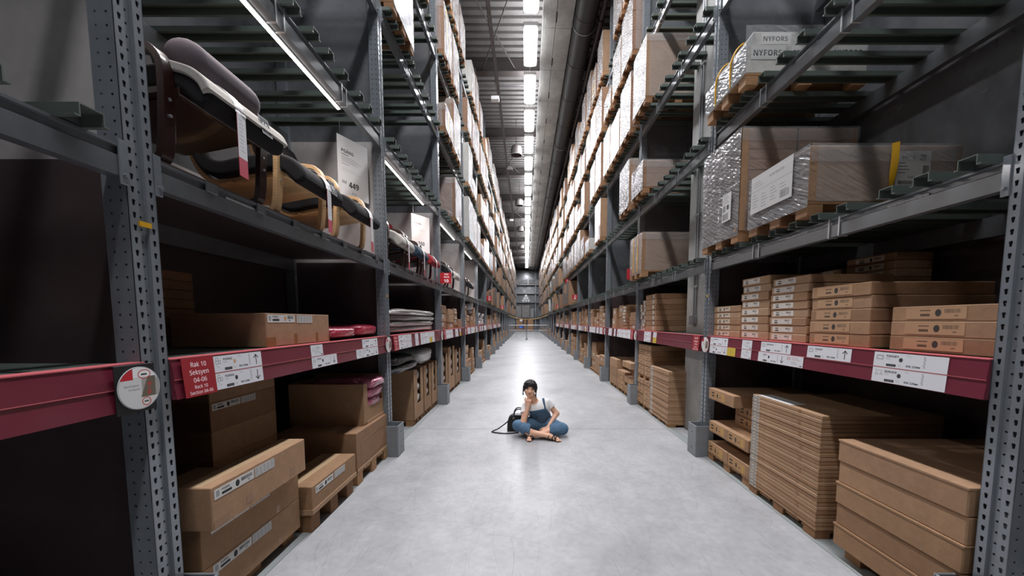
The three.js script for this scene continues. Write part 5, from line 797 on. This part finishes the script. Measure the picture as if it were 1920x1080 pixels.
{
  const person = thing('person', 'woman in white shirt and denim dungarees sitting cross-legged, chin resting on one hand', 'person', [0.19, 0, -5.3]);
  const skin = phy({ color: C('#e6b395'), roughness: 0.5, sheen: 0.2 }), shirt = std({ color: C('#e3e1df'), roughness: 0.85, bumpMap: texCrumple, bumpScale: 0.004 }), denim = std({ color: C('#6287a8'), map: texDenim, roughness: 0.85, bumpMap: texCrumple, bumpScale: 0.006 }), denimDark = std({ color: C('#4d6d88'), map: texDenim, roughness: 0.85, bumpMap: texCrumple, bumpScale: 0.006 }), hairM = phy({ color: C('#150f0e'), roughness: 0.6 });
  const SL = [-0.185, 0.385, 0.02], EL = [-0.225, 0.185, 0.2], WL = [-0.16, 0.416, 0.17], SR = [0.105, 0.425, -0.01], ER = [0.235, 0.27, -0.02], WR = [0.105, 0.125, 0.17];
  const KL = [-0.3, 0.16, 0.19], KR = [0.3, 0.1, 0.15], AL = [0.115, 0.06, 0.335], AR = [-0.105, 0.05, 0.29], HC = [-0.135, 0.634, 0.085];
  const torsoL = [[[0.03, 0.12, -0.05], [0.02, 0.24, -0.02], 0.13, 0.105], [[0.02, 0.24, -0.02], [-0.03, 0.355, 0.0], 0.105, 0.1], [[-0.15, 0.375, 0.01], [0.075, 0.41, -0.01], 0.058, 0.058], [[-0.09, 0.34, 0.06], [0.03, 0.35, 0.055], 0.06, 0.06]];
  const torso = chain(torsoL, 0.09);
  const bodyL = [[[-0.055, 0.41, 0.0], [-0.115, 0.56, 0.06], 0.052, 0.045], [SL, EL, 0.046, 0.04], [EL, WL, 0.04, 0.025], [SR, ER, 0.046, 0.038], [ER, WR, 0.038, 0.024], [[-0.05, 0.11, -0.02], KL, 0.085, 0.06], [[0.1, 0.11, -0.02], KR, 0.085, 0.06], [KL, [-0.14, 0.095, 0.29], 0.05, 0.047], [[-0.14, 0.095, 0.29], AL, 0.047, 0.027], [KR, [0.1, 0.08, 0.23], 0.05, 0.046], [[0.1, 0.08, 0.23], AR, 0.046, 0.028], [AL, [0.205, 0.032, 0.375], 0.034, 0.024], [[0.205, 0.032, 0.375], [0.232, 0.024, 0.40], 0.026, 0.018], [AR, [-0.14, 0.034, 0.35], 0.034, 0.026], [[-0.14, 0.034, 0.35], [-0.15, 0.026, 0.39], 0.027, 0.018]];
  const limbs = chain(bodyL, 0.025);
  const bodyF = (x, y, z) => smin(torso(x, y, z) + 0.012, limbs(x, y, z), 0.03);
  // head, turned a little to the viewer's left and tilted on the hand
  const tilt = 0.12, ct = Math.cos(tilt), st = Math.sin(tilt);
  const inHead = (x, y, z) => { const dx = x - HC[0], dy = y - HC[1]; return [dx * ct - dy * st, dx * st + dy * ct, z - HC[2]]; };
  const headF = (X, Y, Z) => { const [x, y, z] = inHead(X, Y, Z);
    let v = ell(x, y, z, [0, 0.025, -0.012], [0.078, 0.088, 0.092]); v = smin(v, ell(x, y, z, [0, -0.035, 0.022], [0.062, 0.068, 0.066]), 0.04); v = smin(v, ell(x, y, z, [0, -0.082, 0.05], [0.028, 0.022, 0.026]), 0.03);
    for (const s of [-1, 1]) { v = smin(v, ell(x, y, z, [s * 0.038, -0.022, 0.062], [0.024, 0.022, 0.02]), 0.02); v = Math.max(v, -ell(x, y, z, [s * 0.03, 0.006, 0.092], [0.017, 0.009, 0.012])); v = smin(v, ell(x, y, z, [s * 0.078, -0.005, 0.0], [0.012, 0.028, 0.018]), 0.01); }
    v = smin(v, cap(x, y, z, [0, 0.004, 0.078], [0, -0.024, 0.1], 0.007, 0.0105), 0.012); v = smin(v, ell(x, y, z, [0, -0.024, 0.092], [0.017, 0.008, 0.011]), 0.008);
    v = smin(v, ell(x, y, z, [0, -0.05, 0.084], [0.022, 0.0075, 0.009]), 0.006); v = smin(v, cap(X, Y, Z, [-0.115, 0.525, 0.05], [-0.13, 0.59, 0.07], 0.045, 0.045), 0.03); return v; };
  // hands: palm and five bent fingers
  const hand = (w, dir, nor, side, curl, thumbCurl) => { const d = V3(...dir).normalize(), n = V3(...nor).addScaledVector(d, -V3(...nor).dot(d)).normalize(), s = V3().crossVectors(d, n).multiplyScalar(side), o = V3(...w), L = [], A = (v) => [v.x, v.y, v.z];
    const at = (u, v, q = 0) => o.clone().addScaledVector(d, u).addScaledVector(s, v).addScaledVector(n, q);
    for (const v of [-0.026, -0.009, 0.009, 0.026]) L.push([A(at(0.005, v * 0.6)), A(at(0.072, v)), 0.0125, 0.0105]);
    [[0.026, 0.068, 0.9], [0.009, 0.075, 1], [-0.009, 0.07, 1.05], [-0.026, 0.056, 1.1]].forEach(([v, len, c], i) => { let p = at(0.072, v), a = 0; for (let j = 0; j < 3; j++) { a += curl[i] * [0.8, 1, 0.7][j] * c; const e = p.clone().addScaledVector(d, Math.cos(a) * len * [0.45, 0.32, 0.25][j]).addScaledVector(n, Math.sin(a) * len * [0.45, 0.32, 0.25][j]); L.push([A(p), A(e), 0.0092 - j * 0.0009, 0.0085 - j * 0.0011]); p = e; } });
    let p = at(0.018, 0.022, 0.004), a = 0.75; for (let j = 0; j < 3; j++) { const len = [0.036, 0.03, 0.024][j]; const e = p.clone().addScaledVector(d, Math.cos(a) * len).addScaledVector(s, Math.sin(a) * len).addScaledVector(n, len * thumbCurl); L.push([A(p), A(e), 0.0115 - j * 0.0012, 0.0105 - j * 0.0014]); p = e; a -= 0.35; }
    L.push([A(at(-0.03, 0)), A(at(0.02, 0)), 0.024, 0.02]); return chain(L, 0.009); };
  const hL = hand(WL, [0.1, 1, 0.12], [0.25, 0, -1], 1, [0.5, 0.95, 1.05, 1.1], 0.45), hR = hand(WR, [-0.75, -0.5, 0.55], [-0.1, -0.75, -0.5], -1, [0.35, 0.4, 0.42, 0.45], 0.3);
  const toes = []; for (const [c, dx, dz] of [[[0.232, 0.024, 0.4], 0.011, -0.006], [[-0.15, 0.026, 0.392], 0.011, 0.002]]) for (let i = -2; i <= 2; i++) toes.push([[c[0] + dx * i, c[1], c[2] + dz * i], [c[0] + dx * i * 1.15 + 0.004, c[1] - 0.006, c[2] + dz * i + 0.016], 0.0085, 0.007]);
  const toeF = chain(toes, 0.005);
  const skinG = mergeGeometries([nets(bodyF, [-0.42, -0.03, -0.24], [0.44, 0.6, 0.46], 0.011), nets(headF, [HC[0] - 0.11, 0.49, -0.03], [HC[0] + 0.11, 0.77, 0.21], 0.004), nets(hL, [-0.26, 0.36, 0.06], [-0.06, 0.57, 0.28], 0.0034), nets(hR, [-0.06, 0.0, 0.1], [0.18, 0.2, 0.3], 0.0034), nets(toeF, [-0.2, 0.0, 0.35], [0.28, 0.06, 0.44], 0.0034)]);
  obj('body', skinG, skin, person);
  // shirt: torso and short sleeves
  const mid = (a, b, t) => a.map((v, i) => v + (b[i] - v) * t);
  const sleeves = chain([[SL, mid(SL, EL, 0.46), 0.062, 0.066], [SR, mid(SR, ER, 0.42), 0.06, 0.064]], 0.02);
  const cut = (x, y, z, a, b, t) => { const m = mid(a, b, t), d = V3(b[0] - a[0], b[1] - a[1], b[2] - a[2]).normalize(); return (x - m[0]) * d.x + (y - m[1]) * d.y + (z - m[2]) * d.z; };
  const shirtF = (x, y, z) => { let sl = Math.max(cap(x, y, z, SL, mid(SL, EL, 0.5), 0.058, 0.066), cut(x, y, z, SL, EL, 0.46)), sr = Math.max(cap(x, y, z, SR, mid(SR, ER, 0.5), 0.058, 0.066), cut(x, y, z, SR, ER, 0.42)); let v = smin(torso(x, y, z) - 0.004, Math.min(sl, sr), 0.03); v = Math.max(v, 0.2 - y); return Math.max(v, -(cap(x, y, z, [-0.075, 0.435, 0.03], [-0.13, 0.56, 0.075], 0.066, 0.07))); };
  obj('t_shirt', nets(shirtF, [-0.33, 0.16, -0.2], [0.25, 0.52, 0.2], 0.008), shirt, person);
  // dungarees: bib, waist and wide cropped legs
  const legs = chain([[[0.03, 0.125, -0.05], [0.02, 0.22, -0.02], 0.15, 0.122], [[-0.05, 0.135, -0.02], KL, 0.112, 0.066], [[0.1, 0.13, -0.02], KR, 0.112, 0.076]], 0.06);
  const shinL = (x, y, z) => Math.max(cap(x, y, z, KL, [-0.05, 0.09, 0.315], 0.064, 0.098), cut(x, y, z, KL, [-0.05, 0.11, 0.2], 0.66)), shinR = (x, y, z) => Math.max(cap(x, y, z, KR, [0.06, 0.09, 0.25], 0.075, 0.092), cut(x, y, z, KR, [0.06, 0.115, 0.14], 0.72));
  const trouF = (x, y, z) => { let v = smin(legs(x, y, z), smin(shinL(x, y, z), shinR(x, y, z), 0.01), 0.035); v = Math.max(v, -cap(x, y, z, [-0.15, 0.09, 0.285], [0.02, 0.07, 0.335], 0.064, 0.076)); v = Math.max(v, -cap(x, y, z, [0.15, 0.085, 0.22], [0.0, 0.075, 0.27], 0.062, 0.074)); v = Math.max(v, y - 0.25); return Math.max(v, 0.006 - y); };
  obj('trousers', nets(trouF, [-0.43, -0.02, -0.24], [0.44, 0.28, 0.42], 0.009), denim, person);
  const bibF = (x, y, z) => { let v = torso(x, y, z) - 0.014; const top = 0.352 + (x + 0.05) * 0.18; v = Math.max(v, y - top - Math.max(0, -z) * -1.2); v = Math.max(v, 0.17 - y); const hw = 0.155 - Math.max(0, y - 0.27) * 0.3; return Math.max(v, Math.abs(x + 0.035 - (0.36 - y) * 0.3) - hw); };
  obj('bib', nets(bibF, [-0.26, 0.15, -0.2], [0.26, 0.42, 0.2], 0.008), denimDark, person);
  for (const p of [[[0.068, 0.365, 0.115], [0.06, 0.41, 0.095], [0.052, 0.455, 0.06], [0.05, 0.478, 0.01], [0.05, 0.46, -0.05]], [[-0.15, 0.34, 0.1], [-0.16, 0.39, 0.085], [-0.165, 0.43, 0.05], [-0.16, 0.447, 0.0], [-0.14, 0.43, -0.05]]]) { const g = tube(p, 0.016, 20, 8); obj('strap', g, denimDark, person); }
  obj('button', bar([0.069, 0.362, 0.124], [0.069, 0.362, 0.13], 0.009, 12), M.galv, person); obj('pocket_patch', new MB().box(0.045, 0.075, 0.325, 0.333, 0.122, 0.128), M.black, person);
  // hair with a fringe, tied behind
  const hairF = (X, Y, Z) => { const [x, y, z] = inHead(X, Y, Z); let v = ell(x, y, z, [0, 0.03, -0.014], [0.096, 0.1, 0.108]); v -= 0.0022 * Math.sin(x * 240 + y * 60) * (y > -0.02 ? 1 : 0.4);
    const face = Math.min(ell(x, y, z, [0.004, -0.07, 0.1], [0.072, 0.12, 0.092]), ell(x, y, z, [-0.03, 0.045, 0.13], [0.022, 0.03, 0.06])); v = Math.max(v, -face); v = Math.max(v, -(y + 0.06 - Math.max(0, z) * 0.3));
    for (const s of [-1, 1]) v = smin(v, cap(x, y, z, [s * 0.083, 0.03, 0.035], [s * 0.088, -0.075, 0.025], 0.015, 0.005), 0.02);
    for (let i = -4; i <= 4; i++) v = smin(v, cap(x, y, z, [i * 0.012 - 0.012, 0.085, 0.068], [i * 0.0155 - (i < 1 ? 0.006 : -0.004), 0.047 - Math.abs(i) * 0.002, 0.088 - Math.abs(i) * 0.0045], 0.013, 0.005), 0.008);
    v = smin(v, cap(x, y, z, [0.085, -0.03, 0.0], [0.1, -0.11, 0.01], 0.006, 0.003), 0.01); v = smin(v, ell(x, y, z, [0.01, -0.01, -0.12], [0.04, 0.05, 0.035]), 0.03); return v; };
  obj('hair', nets(hairF, [HC[0] - 0.14, 0.51, -0.1], [HC[0] + 0.14, 0.79, 0.22], 0.004), hairM, person);
  const hp = (x, y, z) => { const X = x * ct + y * st, Y = -x * st + y * ct; return [HC[0] + X, HC[1] + Y, HC[2] + z]; };
  const blob = (name, c, r, m, rz = -tilt) => { const g = new THREE.SphereGeometry(1, 14, 10).scale(...r); const o = obj(name, g, m, person); o.position.set(...hp(...c)); o.rotation.z = rz; return o; };
  const lip = std({ color: C('#a8433f'), roughness: 0.4 }), white = std({ color: C('#e6e0da'), roughness: 0.3 });
  for (const s of [-1, 1]) { blob('eye_white', [s * 0.03, 0.004, 0.0775], [0.0135, 0.0062, 0.006], white); blob('iris', [s * 0.03, 0.004, 0.0825], [0.0055, 0.0055, 0.003], M.black); blob('eyelid', [s * 0.03, 0.0095, 0.081], [0.015, 0.0024, 0.005], hairM); blob('eyebrow', [s * 0.031, 0.0235, 0.083], [0.016, 0.0028, 0.004], hairM, -tilt - s * 0.1); const e = hp(s * 0.086, -0.055, 0.01); obj('earring', new MB().geo(bar([e[0], e[1] + 0.03, e[2]], [e[0], e[1] - 0.005, e[2]], 0.0015, 5)).geo(new THREE.CylinderGeometry(0.006, 0.009, 0.032, 8).translate(e[0], e[1] - 0.02, e[2])), M.black, person); }
  blob('mouth', [0, -0.05, 0.0905], [0.021, 0.0032, 0.004], lip); blob('lower_lip', [0, -0.0555, 0.089], [0.015, 0.0036, 0.004], lip);
  // sandals
  const sandal = (a, heel, toe, up) => { const g = new THREE.Group(); const m = new MB(); const A = V3(...heel), B = V3(...toe), d = B.clone().sub(A), L = d.length(); d.normalize(); const u = V3(...up); u.addScaledVector(d, -u.dot(d)).normalize(); const w = V3().crossVectors(u, d);
    const P = (t, v, q) => { const p = A.clone().addScaledVector(d, t * L).addScaledVector(w, v).addScaledVector(u, q); return [p.x, p.y, p.z]; };
    const sole = tube([P(-0.1, 0, -0.032), P(0.3, 0, -0.034), P(0.7, 0, -0.032), P(1.15, 0, -0.03)], 0.012, 16, 8); m.geo(sole); m.geo(tube([P(-0.1, 0.022, -0.03), P(0.5, 0.026, -0.032), P(1.1, 0.022, -0.03)], 0.011, 12, 8)); m.geo(tube([P(-0.1, -0.022, -0.03), P(0.5, -0.026, -0.032), P(1.1, -0.022, -0.03)], 0.011, 12, 8));
    for (const [t, r] of [[0.02, 0.037], [0.45, 0.034], [0.78, 0.031]]) m.geo(tube([P(t, r, -0.028), P(t, r * 0.9, 0.012), P(t, 0, 0.031), P(t, -r * 0.9, 0.012), P(t, -r, -0.028)], 0.0065, 16, 6));
    m.geo(tube([P(0.45, 0.03, 0.005), P(0.62, 0, 0.032), P(0.78, -0.028, 0.004)], 0.0065, 12, 6)); obj('sandal', m, M.black, person); };
  sandal(0, AL, [0.225, 0.028, 0.39], [0.3, 0.7, 0.6]); sandal(0, AR, [-0.148, 0.03, 0.375], [0.1, 0.75, 0.5]);
  // black handbag and its strap
  const bag = thing('handbag', 'black domed handbag standing on the floor behind the seated woman', 'handbag', [-0.1, 0, -5.42]);
  const sh = new THREE.Shape(); sh.moveTo(-0.15, 0); sh.lineTo(0.15, 0); sh.quadraticCurveTo(0.155, 0.12, 0.13, 0.17); sh.quadraticCurveTo(0.11, 0.21, 0.05, 0.215); sh.lineTo(-0.05, 0.215); sh.quadraticCurveTo(-0.11, 0.21, -0.13, 0.17); sh.quadraticCurveTo(-0.155, 0.12, -0.15, 0);
  const leather = std({ color: C('#0f0f11'), roughness: 0.45, bumpMap: texBump, bumpScale: 0.0008 });
  obj('bag_body', new THREE.ExtrudeGeometry(sh, { depth: 0.1, bevelEnabled: true, bevelSize: 0.012, bevelThickness: 0.015, bevelSegments: 3 }).translate(0, 0.014, -0.05), leather, bag);
  for (const z of [-0.045, 0.06]) obj('handle', tube([[-0.07, 0.2, z], [-0.065, 0.26, z], [-0.03, 0.315, z], [0.03, 0.315, z], [0.065, 0.26, z], [0.07, 0.2, z]], 0.008, 30, 8), leather, bag);
  for (const x of [-0.07, 0.07]) obj('ring', new THREE.TorusGeometry(0.014, 0.003, 6, 14).translate(x, 0.195, 0.068), M.galv, bag);
  obj('shoulder_strap', tube([[-0.148, 0.14, 0.0], [-0.2, 0.1, 0.02], [-0.3, 0.035, 0.05], [-0.365, 0.011, 0.06], [-0.375, 0.01, 0.09], [-0.32, 0.01, 0.13], [-0.2, 0.01, 0.17], [-0.08, 0.01, 0.16], [0.0, 0.01, 0.12]], 0.0085, 60, 8), leather, bag);
}
renderer.render(scene, camera);
